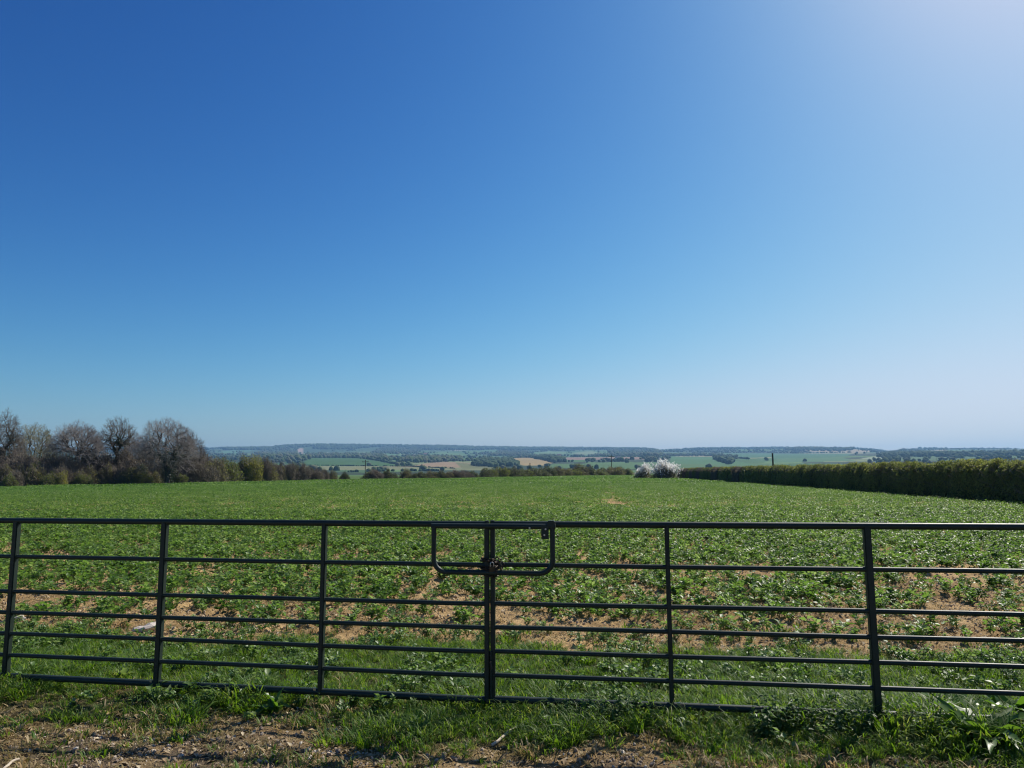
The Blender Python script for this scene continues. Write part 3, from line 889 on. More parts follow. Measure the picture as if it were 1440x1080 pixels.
blossom(932, 110, 647, 21, 'larger white blossoming blackthorn bush joining the end of the hedge', 5)

# the long clipped hedge on the right
def hedge():
    root = empty('clipped_hedge', (hedge_x(29), 29, H(hedge_x(29), 29)))
    tag(root, 'long clipped field hedge with shaded side and sunlit leafy top', 'hedge')
    ms, mb = [], []
    for v in range(4):
        g = np.random.default_rng(300 + v); Lh, Wd, Ht = 3.0, 1.7, 1.0
        def shellpts(n, inset):
            """rounded-top section: straight leaning sides, soft shoulders"""
            t = g.random(n) ** .9 * math.pi              # 0 field side foot .. pi far foot
            t = np.where(g.random(n) < .55, t * .62, t)
            e = .62
            cx, cz = -np.cos(t), np.sin(t)
            P = np.zeros((n, 3)); N = np.zeros((n, 3))
            P[:, 0] = Wd / 2 + np.sign(cx) * np.abs(cx) ** e * Wd / 2 * (1 - .12 * cz); P[:, 2] = cz ** e
            P[:, 1] = g.random(n) * Lh - Lh / 2
            N[:, 0] = np.sign(cx) * np.abs(cx) ** (2 - e); N[:, 2] = cz ** (2 - e)
            N /= np.linalg.norm(N, axis=1)[:, None]
            wob = .13 * (vnoise(P[:, 1] * 1.4 + v * 9, P[:, 2] * 2.5 + P[:, 0], 88) - .5) + .16 * (vnoise(P[:, 1] * 4 + v * 5, P[:, 2] * 6 + P[:, 0] * 3, 89) - .5)
            P = P + N * wob[:, None] - N * (inset * g.random(n) ** 1.5)[:, None]
            P[:, 2] = np.maximum(P[:, 2], .02)
            return P, N
        P, N = shellpts(13000, .24)
        V, T = leaf_cloud(P, .060, .2, .62, 300 + v, N * .5)
        ge = Geo(); ge.add(V, T, 0)
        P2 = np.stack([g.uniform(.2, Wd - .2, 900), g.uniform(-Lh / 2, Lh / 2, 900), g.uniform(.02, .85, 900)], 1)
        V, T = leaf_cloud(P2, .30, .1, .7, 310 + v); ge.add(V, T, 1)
        segs = []
        for i in range(520):
            p = np.array([g.uniform(.1, Wd - .1), g.uniform(-Lh / 2, Lh / 2), g.uniform(.2, .9)])
            e = p + np.array([g.normal() * .25, g.normal() * .2, abs(g.normal()) * .22]); e[2] = min(e[2], 1.04 + .16 * g.random() ** 2)
            segs.append((*p, *e, .007, .003))
        V, T = tubes(segs, 3); ge.add(V, T, 2)
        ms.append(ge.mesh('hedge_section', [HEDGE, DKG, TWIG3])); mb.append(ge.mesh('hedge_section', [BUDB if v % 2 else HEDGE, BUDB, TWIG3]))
    ys = np.arange(2, 116, 2.75); k = 0
    for y in ys:
        x = hedge_x(y); z = H(x, y)
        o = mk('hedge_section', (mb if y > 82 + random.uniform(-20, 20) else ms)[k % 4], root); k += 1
        h = float(np.interp(y, [2, 29, 60, 112], [1.75, 1.75, 1.66, 1.52])) * random.uniform(.975, 1.03)
        o.location = Vector((x + random.uniform(-.08, .08), y, z)) - root.location
        o.rotation_euler = (0, 0, -.0735 + (0 if k % 2 else 0))
        o.scale = (1, 1 if k % 3 else -1, h)
hedge()

# ------------------------------------------------------------------ poles
POLE = solid_mat('creosoted_pole', (.05, .045, .04), (.09, .08, .07), 6, .8, .2)
def pole(px, d, top, label, arm=True, rad=.11):
    x, y = pos_px(px, d); z = H(x, y)
    h = EYE + (float(horizon_y(px)) - top) * d / F_PX - z
    t = empty('power_pole', (x, y, z)); tag(t, label, 'pole', 'power poles beyond the crop')
    V, Fc = tube_path([(0, 0, -.3), (0, 0, h * .5), (0, 0, h)], rad, 10); mk('shaft', py_mesh('shaft', V, Fc, POLE), t)
    if arm:
        mk('cross_arm', box_mesh('cross_arm', (-.9, -.2, h - .6), (.9, -.1, h - .45), POLE, .01), t)
        for ix in (-.8, 0, .8):
            V, Fc = tube_path([(ix, -.15, h - .445), (ix, -.15, h - .2)], .05, 8); mk('insulator', py_mesh('insulator', V, Fc, WOODP), t)
pole(514.5, 205, 647, 'wooden power pole standing before the brown bush beyond the crop')
pole(744.5, 180, 651, 'short thin pole among the boundary bushes', False, .10)
pole(858.5, 235, 640, 'wooden power pole rising above bushes near the white blossom')
pole(1084, 150, 637.5, 'thick dark pole standing behind the clipped hedge', False, .17)

# ------------------------------------------------------------------ the valley: woods, hedgerows, farms
FARW = [solid_mat('far_wood_%s' % n_, a, b, .05, .95, .05) for n_, a, b in (('green', (.055, .085, .036), (.090, .13, .050)), ('brown', (.085, .095, .055), (.12, .13, .075)), ('dark', (.042, .068, .036), (.068, .10, .046)))]
_ico = None
def blobs(name, XY, size, mats, sub=1, squash=1.0, seed=0):
    """far tree crowns, each an uneven many-faced lump, in one mesh"""
    import bmesh
    g = np.random.default_rng(seed)
    bm = bmesh.new(); bmesh.ops.create_icosphere(bm, subdivisions=sub, radius=1)
    base = np.array([v.co[:] for v in bm.verts]); tri = np.array([[v.index for v in f.verts] for f in bm.faces]); bm.free()
    n = len(XY); nv = len(base)
    s = size * g.uniform(.6, 1.3, n)
    k = g.uniform(.68, 1.25, (n, nv, 1))
    V = base[None] * k * s[:, None, None] * np.array([1, 1, squash])
    z = height(XY[:, 0], XY[:, 1]) + s * squash * .65
    V = V + np.stack([XY[:, 0], XY[:, 1], z], 1)[:, None]
    T = (tri[None] + (np.arange(n) * nv)[:, None, None]).reshape(-1, 3)
    mi = np.repeat(g.integers(0, len(mats), n), len(tri))
    return np_mesh(name, V.reshape(-1, 3), T, mats, mi, True)
def pts_in(poly, n, seed):
    """ground points inside a polygon given by picture columns and rows on the far land"""
    g = np.random.default_rng(seed); q = np.array(poly); P = []
    dl = [range_for(a, b) for a, b in poly]; d0, d1 = min(dl), max(dl)
    gx = np.array([float(px_to_az(a)) for a, b in poly])
    while len(P) < n:
        az = g.uniform(gx.min(), gx.max(), 4000); d = g.uniform(d0, d1, 4000)
        px = az_to_px(az); row = horizon_y(px) - np.interp(d, np.concatenate([KD, [6000]])[2:], np.concatenate([KP, [30]])[2:])
        k = in_poly(px, row, [tuple(v) for v in poly])
        if not k.any():
            k[:] = True
        P += list(np.stack([d[k] * np.tan(az[k]), d[k]], 1))
    return np.array(P[:n])
WOODS = [
    ([(664, 655.5), (672, 649), (690, 647.5), (716, 648), (730, 654), (725, 656), (690, 657)], 260, 7, 'dark blue green wood on the valley side below the tan field', 2),
    ([(752, 646), (760, 641), (775, 642), (792, 650), (780, 652)], 260, 8, 'slanting dark wood between the tan field and the pink one', 2),
    ([(560, 651), (580, 645), (610, 644), (650, 645), (648, 649), (600, 652)], 300, 8, 'valley wood above the arched tan field', 0),
    ([(430, 646), (432, 640), (470, 639.5), (530, 641), (560, 648), (540, 651), (500, 646)], 420, 8, 'wood bounding the top of the green hillside field', 0),
    ([(360, 640), (380, 630), (420, 630), (420, 645), (440, 648), (425, 652), (380, 648)], 500, 9, 'blue wood covering the hill end above the brown hedge', 0),
    ([(520, 638), (540, 630), (600, 631), (590, 637), (560, 640)], 420, 9, 'broad wood on the upper slope of the long hill', 0),
    ([(690, 641), (700, 635), (740, 635), (745, 640)], 260, 9, 'wood on the upper slope above the tan knoll', 0),
    ([(860, 641), (850, 633), (930, 634), (930, 643), (900, 642)], 420, 10, 'blue wood on the hill shoulder behind the white blossom', 0),
    ([(1000, 648), (1005, 645), (1030, 652), (1022, 654)], 80, 8, 'narrow slanting wood on the right hand farmland', 2),
    ([(1230, 645), (1250, 640), (1280, 640), (1440, 642), (1440, 646)], 420, 9, 'dark tree belt in front of the right hand hill', 2),
    ([(1100, 635), (1140, 632), (1200, 634), (1190, 636)], 240, 10, 'wood below the crest of the right hand hill', 0),
]
for i, (poly, n, s, lab, m0) in enumerate(WOODS):
    me = blobs('far_wood', pts_in(poly, int(n * 1.3), 500 + i), s * .8, [FARW[m0], FARW[2 if m0 else 1]], 1, 1.0, i)
    tag(mk('far_wood', me), lab, 'woodland', kind='stuff')
# wood along the skyline
g = np.random.default_rng(900)
az = g.uniform(-.75, .75, 15000); d = g.uniform(5150, 6050, 15000)
keep = fbm(az * 22, d / 700, 91, 3) > np.interp(d, [5150, 5600, 6000], [.54, .38, .15])
az, d = az[keep], d[keep]
tag(mk('ridge_wood', blobs('ridge_wood', np.stack([d * np.tan(az), d], 1), 11, [FARW[2], FARW[2], FARW[0]], 1, .85, 77)), 'dark wood running along the skyline of the far hills', 'woodland', kind='stuff')
# hedgerow trees on the patchwork's borders and in its copses
az = g.uniform(-.75, .75, 60000); d = np.exp(g.uniform(math.log(1150), math.log(5600), 60000))
idx, ed = patch(az, d)
px = az_to_px(az); row = horizon_y(px) - np.interp(d, np.concatenate([KD, [6000]]), np.concatenate([KP, [30]]))
open_ = np.zeros(len(az), bool)
for poly, c in FIELDS: open_ |= in_poly(px, row, poly)
open_ |= (px > 1035) & (px < 1225) & (row > 637) & (g.random(len(px)) < .93)
line = (ed < .0045) & (g.random(len(az)) < np.interp(d, [1300, 2200, 3500], [.2, .5, .85])) & ~open_
cop = _wood[idx] & ~open_ & (g.random(len(az)) < np.interp(d, [1800, 2600, 4000], [0, .16, .30]))
sp = (g.random(len(az)) < .004) & ~open_
k = line | cop | sp
tag(mk('valley_trees', blobs('valley_trees', np.stack([d[k] * np.tan(az[k]), d[k]], 1), 5.6, FARW, 1, .95, 78)), 'scattered trees, copses and hedgerows over the hazy valley farmland', 'trees', kind='stuff')
print('valley trees', int(k.sum()))
def hedgerow(pts, label, size, step, seed, m=2):
    gg = np.random.default_rng(seed); P = []
    for (a, b), (c, e) in zip(pts[:-1], pts[1:]):
        d0, d1 = range_for(a, b), range_for(c, e)
        A = np.array([(a - 720) / F_PX * d0, d0]); B = np.array([(c - 720) / F_PX * d1, d1])
        n = max(2, int(np.linalg.norm(B - A) / step))
        tt = gg.random(n)[:, None]; P.append(A * (1 - tt) + B * tt + gg.normal(size=(n, 2)) * size * .4)
    me = blobs('hedgerow', np.vstack(P), size, [FARW[m], FARW[0]], 1, .8, seed)
    tag(mk('hedgerow', me), label, 'hedgerow', 'hedgerows on the valley farmland')
hedgerow([(425, 655.5), (500, 656), (575, 656.5), (640, 659)], 'thin dark hedgerow under the green hillside field', 1.8, 2.5, 601)
hedgerow([(430, 645.8), (470, 644.8), (512, 646.5), (548, 652.5), (580, 656)], 'hedgerow curving over the top of the green hillside field', 4, 5, 602)
hedgerow([(492, 664.5), (520, 664), (560, 663), (620, 662.5)], 'row of dark trees below the pale strip field', 3.6, 5, 603)
hedgerow([(792, 650.5), (830, 649.5), (860, 650), (890, 649)], 'row of separate trees beneath the pink field', 5.5, 14, 604)
hedgerow([(790, 643), (850, 642.5), (905, 643)], 'hedgerow along the top of the pink field', 4, 6, 605)
hedgerow([(940, 642), (1010, 641.5), (1050, 647)], 'hedgerow round the green fields behind the white blossom', 4, 6, 606)
hedgerow([(1000, 637), (1060, 636), (1120, 637.5), (1195, 637)], 'long hedgerow below the right hand hill wood', 5, 8, 607)
hedgerow([(700, 646), (735, 643), (762, 645.5), (780, 651.5)], 'hedgerow along the brow of the tan knoll field', 4, 6, 608)

HWALL = solid_mat('white_rendered_wall', (.72, .70, .66), (.8, .78, .74), 1, .9); HBRICK = solid_mat('red_brick_wall', (.30, .15, .10), (.38, .20, .14), 1, .9)
HROOF = solid_mat('clay_tile_roof', (.24, .12, .08), (.30, .16, .11), 1, .9); HGREY = solid_mat('grey_slate_roof', (.12, .12, .13), (.17, .17, .18), 1, .9)
def house(px, py, w_, l_, hh, wall, roof, label, rz):
    d = range_for(px, py); x, y = pos_px(px, d); t = empty('farmhouse', (x, y, H(x, y)), rz); tag(t, label, 'house', 'houses in the valley')
    mk('wall', box_mesh('wall', (-w_ / 2, -l_ / 2, -2), (w_ / 2, l_ / 2, hh), wall, .05), t)
    a, b, e = w_ / 2 + .5, l_ / 2 + .5, hh * .75
    V = [(-a, -b, hh), (a, -b, hh), (a, b, hh), (-a, b, hh), (-a, 0, hh + e), (a, 0, hh + e)]
    mk('roof', py_mesh('roof', V, [(0, 1, 5, 4), (2, 3, 4, 5), (0, 4, 3), (1, 2, 5), (3, 2, 1, 0)], roof, False), t)
    r_ = bpy.data.objects[t.children[-1].name] if t.children else None
    mk('chimney', box_mesh('chimney', (-w_ * .3 - .4, -.4, hh + e * .5), (-w_ * .3 + .4, .4, hh + e + 1.4), HBRICK, .02), t)
    for wx in (-.3, 0, .3):
        for wz in (.3, .72):
            mk('window', box_mesh('window', (wx * w_ - .5, -l_ / 2 - .06, hh * wz - .5), (wx * w_ + .5, -l_ / 2 + .05, hh * wz + .5), HGREY, .01), t)
house(868, 648, 15, 8, 6, HWALL, HGREY, 'white farmhouse with slate roof among trees under the pink field', .1)
house(785, 641.5, 18, 9, 6, HBRICK, HROOF, 'red roofed farmhouse beyond the slanting dark wood', -.2)
house(598, 640.5, 16, 9, 6, HBRICK, HROOF, 'red brick house in the valley wood above the arched field', .3)
house(637, 632, 22, 10, 6, HWALL, HGREY, 'white house high on the hill beside a pale field', 0)
house(388, 645, 16, 9, 6, HWALL, HROOF, 'white walled house with clay roof near the hill end', .2)

# ------------------------------------------------------------------ the crop
def bean_mesh(name, seed, leaves=22, h=.13, w_=.085, L=.036, mats=None, simple=False):
    rr = random.Random(seed); ge = Geo(); st = []
    ns = rr.choice([3, 4, 5])
    per = max(2, leaves // ns)
    for s in range(ns):
        a = rr.uniform(0, 6.28); lean = rr.uniform(.2, 1.0) * w_; hh = h * rr.uniform(.6, 1.1)
        tip = Vector((math.cos(a) * lean, math.sin(a) * lean, hh))
        if not simple: st.append((0, 0, -.01, *tip, .0028, .0018))
        for i in range(per):
            t = .3 + .7 * (i + .5) / per
            b = tip * t
            la = rr.uniform(0, 6.28)
            dv = (math.cos(la), math.sin(la), rr.uniform(.1, .9))
            nv = (rr.uniform(-.5, .5), rr.uniform(-.5, .5), 1)
            ll = L * rr.uniform(.7, 1.25)
            V, T = leaf(b, dv, nv, ll, ll * rr.uniform(.55, .75), rr.uniform(.1, .5), rr.uniform(0, .3))
            ge.add([tuple(v) for v in V], T)
    if st:
        V, T = tubes(st, 3); ge.add(V, T)
    return ge.mesh(name, [CROP])
def patch_mesh(name, seed, size, plants, L, h):
    """a square of crop seen from farther off: many plants' leaves in one shape"""
    g = np.random.default_rng(seed)
    c = g.uniform(-size / 2, size / 2, (plants, 2)); k = 7
    P = np.repeat(np.hstack([c, np.zeros((plants, 1))]), k, 0)
    P[:, :2] += g.normal(size=(len(P), 2)) * L * 1.1
    P[:, 2] = np.abs(g.normal(size=len(P))) * h * .35 + h * .45
    V, T = leaf_cloud(P, L, .55, .65, seed)
    ge = Geo(); ge.add(V, T); return ge.mesh(name, [CROP])

NEAR = [bean_mesh('bean_plant', 700 + i, random.choice([20, 26, 32]), random.uniform(.12, .17), random.uniform(.085, .125), .050) for i in range(8)]
g = np.random.default_rng(41)
def crop_points(n, y0, y1, wid):
    y = np.sqrt(g.uniform(y0 ** 2, y1 ** 2, n)); x = g.uniform(-1, 1, n) * wid * y
    return x, y
NP = int(62 * .86 * (26 ** 2 - 6 ** 2))
x, y = crop_points(NP, 6, 26, .86)
ok = (y > crop_start(x)) & ~bare(x, y) & (x < hedge_x(y) - 1.0)
ok &= g.random(len(x)) < np.interp(y - crop_start(x), [0, 1.0, 2.5, 5], [.35, .55, .72, .88])
x, y = x[ok], y[ok]
z = height(x, y)
# the three hundred that show largest are plants of their own
inview = np.abs(x / y) < .72
order = np.argsort(np.where(inview, y, 1e9))[:300]
for q in order:
    o = mk('bean_plant', NEAR[int(g.integers(8))])
    o.location = (x[q], y[q], z[q] - .004); o.rotation_euler = (g.normal() * .1, g.normal() * .1, g.uniform(0, 6.28)); s = g.uniform(.75, 1.3); o.scale = (s, s, s)
    tag(o, 'leafy green bean plant on the bare soil edge of the crop', 'plant', 'bean plants at the edge of the crop')
rest = np.ones(len(x), bool); rest[order] = False
x, y, z = x[rest], y[rest], z[rest]
scatter('bean_crop', np.stack([x, y, z - .004], 1), np.stack([g.normal(size=len(x)) * .1, g.normal(size=len(x)) * .1, g.uniform(0, 6.28, len(x))], 1), g.uniform(.75, 1.35, len(x)),
        [source('bean_shape', m_) for m_ in NEAR], 'green bean crop filling the field behind its front plants', 'crop')
print('beans', len(x))
MID = [patch_mesh('crop_mid', 800 + i, 1.0, 46, .05, .13) for i in range(5)]
yy, xx = np.meshgrid(np.arange(25.3, 72, .8), np.arange(-62, 62, .8), indexing='ij')
x, y = xx.ravel() + g.normal(size=xx.size) * .18, yy.ravel() + g.normal(size=xx.size) * .18
px = 720 + F_PX * x / y
ok = (np.abs(x / y) < .86) & (y < edge_range(px) - .4) & (x < hedge_x(y) - .5) & (~bare(x, y) | (g.random(len(x)) < .25))
x, y = x[ok], y[ok]
scatter('bean_crop_midfield', np.stack([x, y, height(x, y)], 1), np.stack([0 * x, 0 * x, g.uniform(0, 6.28, len(x))], 1), g.uniform(.85, 1.2, len(x)),
        [source('crop_mid_shape', m_) for m_ in MID], 'even green crop over the middle of the field', 'crop')
print('mid', len(x))
FARC = [patch_mesh('crop_far', 820 + i, 4.4, 330, .11, .14) for i in range(4)]
yy, xx = np.meshgrid(np.arange(73, 215, 3.4), np.arange(-110, 60, 3.4), indexing='ij')
x, y = xx.ravel() + g.normal(size=xx.size) * .5, yy.ravel() + g.normal(size=xx.size) * .5
px = 720 + F_PX * x / y
ok = (np.abs(x / y) < .86) & (y < edge_range(px) - 2) & ((x < hedge_x(y) - 1.5) | (y > 116))
x, y = x[ok], y[ok]
scatter('bean_crop_far_field', np.stack([x, y, height(x, y)], 1), np.stack([0 * x, 0 * x, g.uniform(0, 6.28, len(x))], 1), g.uniform(.9, 1.15, len(x)),
        [source('crop_far_shape', m_) for m_ in FARC], 'smooth green far part of the crop up to the boundary bushes', 'crop')
print('far', len(x))

# soil clods and flints among the plants
n = 60000
y = np.sqrt(g.uniform(6.0 ** 2, 16 ** 2, n)); x = g.uniform(-.86, .86, n) * y
ok = (y > crop_start(x) - .45) & (fbm(x * 2, y * 2, 51, 3) > .42)
x, y = x[ok], y[ok]
CL = [source('clod_shape', rock_mesh('clod', CLOD, 60 + i, 2 if i < 2 else 1, .5)) for i in range(5)]
sz = .005 + .017 * g.random(len(x)) ** 3
scatter('soil_clods', np.stack([x, y, height(x, y) + sz * .2], 1), g.uniform(0, 6.28, (len(x), 3)), sz, CL, 'crumbly light brown soil clods between the plants', 'soil')
FLINT = solid_mat('pale_flint', (.50, .42, .34), (.66, .58, .49), 14, .6, .4, .4, 30)
for px, py, s, lab in ((205, 886, .085, 'large pale flint stone lying on bare soil behind the gate upright'), (22, 870, .05, 'small pale flint stone on bare soil by the end gate upright'),
                       (352, 884, .035, 'little pale flint on the bare soil strip below crop plants')):
    dd = EYE / math.tan(math.atan((py - 540) / F_PX) - PITCH); x = (px - 720) / F_PX * (dd * math.cos(PITCH) - EYE * math.sin(PITCH))
    o = mk('flint_stone', rock_mesh('flint_stone', FLINT, px, 3, .6)); o.location = (x, dd, H(x, dd) + s * .25); o.scale = (s * 1.5, s * .9, s); o.rotation_euler = (.1, -.25, .3)
    tag(o, lab, 'stone', 'flint stones')

# ------------------------------------------------------------------ verge grass
def tuft_mesh(name, seed, blades, hmin, hmax, spread, mat, wdt=.0042, lm=1.0):
    rr = random.Random(seed); ge = Geo()
    for i in range(blades):
        a = rr.uniform(0, 6.28); r0 = spread * rr.random() ** .5
        b = Vector((math.cos(a) * r0, math.sin(a) * r0, -.005)); hh = rr.uniform(hmin, hmax)
        la = a + rr.uniform(-1.2, 1.2); out = Vector((math.cos(la), math.sin(la), 0)); lean = rr.uniform(.15, .95) * hh * lm
        side = Vector((-out.y, out.x, 0)) * wdt * rr.uniform(.6, 1.4)
        side = (side + Vector((rr.uniform(-1, 1), rr.uniform(-1, 1), 0)) * wdt * .5)
        m1 = b + out * lean * .28 + Vector((0, 0, hh * .5)); m2 = b + out * lean * .65 + Vector((0, 0, hh * .82)); t = b + out * lean * 1.15 + Vector((0, 0, hh * (.98 - .25 * rr.random())))
        V = [b - side, b + side, m1 - side * .9, m1 + side * .9, m2 - side * .6, m2 + side * .6, t]
        ge.add([tuple(v) for v in V], [(0, 1, 3), (0, 3, 2), (2, 3, 5), (2, 5, 4), (4, 5, 6)])
    return ge.mesh(name, [mat])
LUSH = [source('lush_tuft', tuft_mesh('lush_tuft', 10 + i, 34, .04, .145, .06, GRASS, .0034, 1.6)) for i in range(6)]
MATT = [source('dead_tuft', tuft_mesh('dead_tuft', 50 + i, 22, .006, .026, .05, DRY, .0028, 3.2)) for i in range(4)]
SHORT = [source('short_tuft', tuft_mesh('short_tuft', 30 + i, 22, .015, .055, .05, GRASS, .0032, 1.7)) for i in range(3)] + [source('dry_tuft', tuft_mesh('dry_tuft', 40 + i, 18, .015, .06, .05, DRY, .003, 1.6)) for i in range(3)]
n = 40000
x = g.uniform(-8, 8, n); y = g.uniform(2.4, 8.6, n)
gq = y + .155 * x; n1 = fbm(x * 1.3, y * 1.3, 11, 4); n3 = fbm(x * 2.6, y * 2.6, 15, 3)
fr = gq + (n1 - .5) * 1.1 + (n3 - .5) * .5
dens = sstep(4.08, 4.5, fr) * (1 - sstep(6.15, 6.6, y + .10 * x + (n1 - .5) * 1.0))
ok = g.random(n) < dens * .8 * (.5 + .9 * n3)
xl, yl = x[ok], y[ok]
low = 1 - .38 * np.exp(-((yl + .155 * xl - 4.52) / .24) ** 2) * (1 - sstep(1.6, 2.2, xl))
tall = (.42 + .35 * fbm(xl * .9, yl * .9, 19, 3)) * low * np.interp(fr[ok], [4.0, 4.5, 4.9], [.4, .75, .9]) + .40 * sstep(.55, .75, fbm(xl * .6 + 3, yl * 1.2, 23, 2)) * (np.abs(yl + .155 * xl - 4.7) < .8)
tall = tall + .75 * np.exp(-((xl + 1.85) / .28) ** 2 - ((yl - 4.85) / .35) ** 2) + .5 * sstep(-3.1, -3.5, xl) * np.exp(-((yl - 5.1) / .5) ** 2)
tall = tall + .22 * np.exp(-((xl - .95) / .5) ** 2 - ((yl + .155 * xl - 4.45) / .2) ** 2)
tall = tall + .35 * sstep(1.3, 2.4, xl) * np.exp(-((yl + .155 * xl - 4.55) / .45) ** 2)
scatter('verge_grass', np.stack([xl, yl, height(xl, yl)], 1), np.stack([g.normal(size=len(xl)) * .15, g.normal(size=len(xl)) * .15, g.uniform(0, 6.28, len(xl))], 1), tall * g.uniform(.75, 1.2, len(xl)),
        LUSH, 'lush green grass growing on the verge under and behind the gate', 'grass')
x = g.uniform(-7, 7, 26000); y = g.uniform(1.8, 7.4, 26000); gq = y + .155 * x
n1 = fbm(x * 1.3, y * 1.3, 11, 4); n3 = fbm(x * 3.5, y * 3.5, 16, 3)
dens = np.where(gq < 5, sstep(3.0, 4.1, gq + (n1 - .5) * 1.4) * sstep(.36, .56, n3), .25 * sstep(.5, .65, n3))
ok = g.random(len(x)) < dens * .7
x, y = x[ok], y[ok]
scatter('thin_track_grass', np.stack([x, y, height(x, y)], 1), np.stack([0 * x, 0 * x, g.uniform(0, 6.28, len(x))], 1), g.uniform(.6, 1.3, len(x)), SHORT, 'thin dry and green grass between the gravel and the verge', 'grass')
print('grass', len(xl), len(x))

n = 22000
xm = g.uniform(-6, 6, n); ym = g.uniform(2.0, 9.5, n); gq = ym + .155 * xm
n3 = fbm(xm * 2.8, ym * 2.8, 17, 3)
dens = np.where(gq < 4.8, sstep(2.9, 3.9, gq) * (.25 + .75 * sstep(.4, .58, n3)), (ym > crop_start(xm) - .7) * .5 * sstep(.42, .6, n3))
ok2 = g.random(n) < dens
xm, ym = xm[ok2], ym[ok2]
scatter('dead_grass_litter', np.stack([xm, ym, height(xm, ym)], 1), np.stack([0 * xm, 0 * xm, g.uniform(0, 6.28, len(xm))], 1), g.uniform(.6, 1.3, len(xm)), MATT, 'flattened dead grass lying on the track edge and bare soil', 'grass')
HERB = leaf_mat('verge_herb_leaf', [(.050, .11, .024), (.08, .16, .036), (.13, .22, .06), (.26, .34, .15)], .45, .42, .4, .4)
def herb_mesh(seed):
    me = bean_mesh('herb', seed, 16, .055, .06, .03); me.materials.clear(); me.materials.append(HERB); return me
n = 9000
x = g.uniform(-7, 7, n); y = g.uniform(3.4, 7.6, n)
n1 = fbm(x * 1.3, y * 1.3, 11, 4); n3 = fbm(x * 1.9 + 31, y * 1.9, 25, 3); gq = y + .155 * x
dens = sstep(4.25, 5.0, gq + (n1 - .5) * .8) * (1 - sstep(6.3, 7.4, y + .10 * x)) * sstep(.38, .6, n3)
ok = g.random(n) < dens
x, y = x[ok], y[ok]
scatter('verge_herbs', np.stack([x, y, height(x, y) + g.uniform(0, .05, len(x))], 1), np.stack([g.normal(size=len(x)) * .2, g.normal(size=len(x)) * .2, g.uniform(0, 6.28, len(x))], 1), g.uniform(.6, 1.5, len(x)),
        [source('herb_shape', herb_mesh(900 + i)) for i in range(5)], 'small broad leaved herbs mixed into the verge grass', 'herbs')

# gravel, straw bits
n = 60000
x = g.uniform(-6.5, 6.5, n); y = g.uniform(1.6, 4.6, n); gq = y + .155 * x
n1 = fbm(x * 1.3, y * 1.3, 11, 4); n3 = fbm(x * 2.2 + 7, y * 2.2, 18, 3)
dens = (1 - sstep(3.8, 4.5, gq + (n1 - .5) * 1.2)) * (.25 + .9 * sstep(.42, .6, n3))
ok = g.random(n) < dens
x, y = x[ok], y[ok]
ST = [source('stone_shape', rock_mesh('stone', STONE, 80 + i, 2 if i < 3 else 1, .7)) for i in range(6)]
sz = .003 + .012 * g.random(len(x)) ** 3.5
scatter('gravel', np.stack([x, y, height(x, y) + sz * .25], 1), g.uniform(0, 6.28, (len(x), 3)), sz, ST, 'grey brown gravel of the track in front of the gate', 'gravel')
def straw_mesh(name, seed):
    rr = random.Random(seed); V, T = tubes([(-.5, 0, 0, 0, rr.uniform(-.06, .06), .02, .035, .035), (0, 0, .02, .5, 0, 0, .035, .02)], 3)
    ge = Geo(); ge.add(V, T); return ge.mesh(name, [STRAWM])
def flake_mesh(seed):
    ge = Geo(); rr = random.Random(seed)
    V, T = leaf((-.5, 0, 0), (1, 0, .1), (rr.uniform(-.3, .3), rr.uniform(-.3, .3), 1), 1.0, .55, .3, .2); ge.add([tuple(v) for v in V], T)
    return ge.mesh('flake', [STRAWM])
SW = [source('straw_shape', straw_mesh('straw', i)) for i in range(3)] + [source('flake_shape', flake_mesh(i)) for i in range(2)]
x = g.uniform(-6, 6, 90000); y = g.uniform(2.2, 10, 90000); gq = y + .155 * x
ok = ((gq < 4.7) | (y > crop_start(x) - .6)) & (fbm(x * 1.6, y * 1.6, 29, 3) > .42)
x, y = x[ok], y[ok]
scatter('straw_litter', np.stack([x, y, height(x, y) + .006], 1), np.stack([g.normal(size=len(x)) * .15, g.normal(size=len(x)) * .25, g.uniform(0, 6.28, len(x))], 1), g.uniform(.008, .05, len(x)), SW, 'straw and dead stalk litter on soil and track', 'litter')

# ------------------------------------------------------------------ weeds with broad leaves, sticks
def ground_at(px, py):
    dd = EYE / math.tan(math.atan((py - 540) / F_PX) - PITCH)
    return (px - 720) / F_PX * (dd * math.cos(PITCH) - EYE * math.sin(PITCH)), dd
DOCK = leaf_mat('dock_leaf', [(.055, .125, .022), (.085, .175, .032), (.13, .22, .05)], .5, .38, .5, .2)
PALE = leaf_mat('pale_weed_leaf', [(.11, .18, .05), (.17, .25, .08), (.24, .32, .13)], .45, .45, .4, .2)
def broad_leaf_mesh(name, L, W, mat, droop, seed):
    """long blade: curved midrib, wavy margin, two sides"""
    rr = random.Random(seed); V, Fc = [], []; n = 8
    for i in range(n + 1):
        t = i / n; wv = W * (math.sin(math.pi * min(1, t ** .75 * .97 + .03))) * (1 - .25 * t) + .004
        x = L * t; z = L * (.55 * t - droop * t * t)
        wob = .12 * W * math.sin(i * 2.3 + seed)
        V += [(x, -wv / 2, z + wv * .22 + wob), (x, 0, z), (x, wv / 2, z + wv * .22 - wob)]
    for i in range(n):
        a = i * 3; Fc += [(a, a + 3, a + 4, a + 1), (a + 1, a + 4, a + 5, a + 2)]
    return py_mesh(name, V, Fc, mat, True, 180)
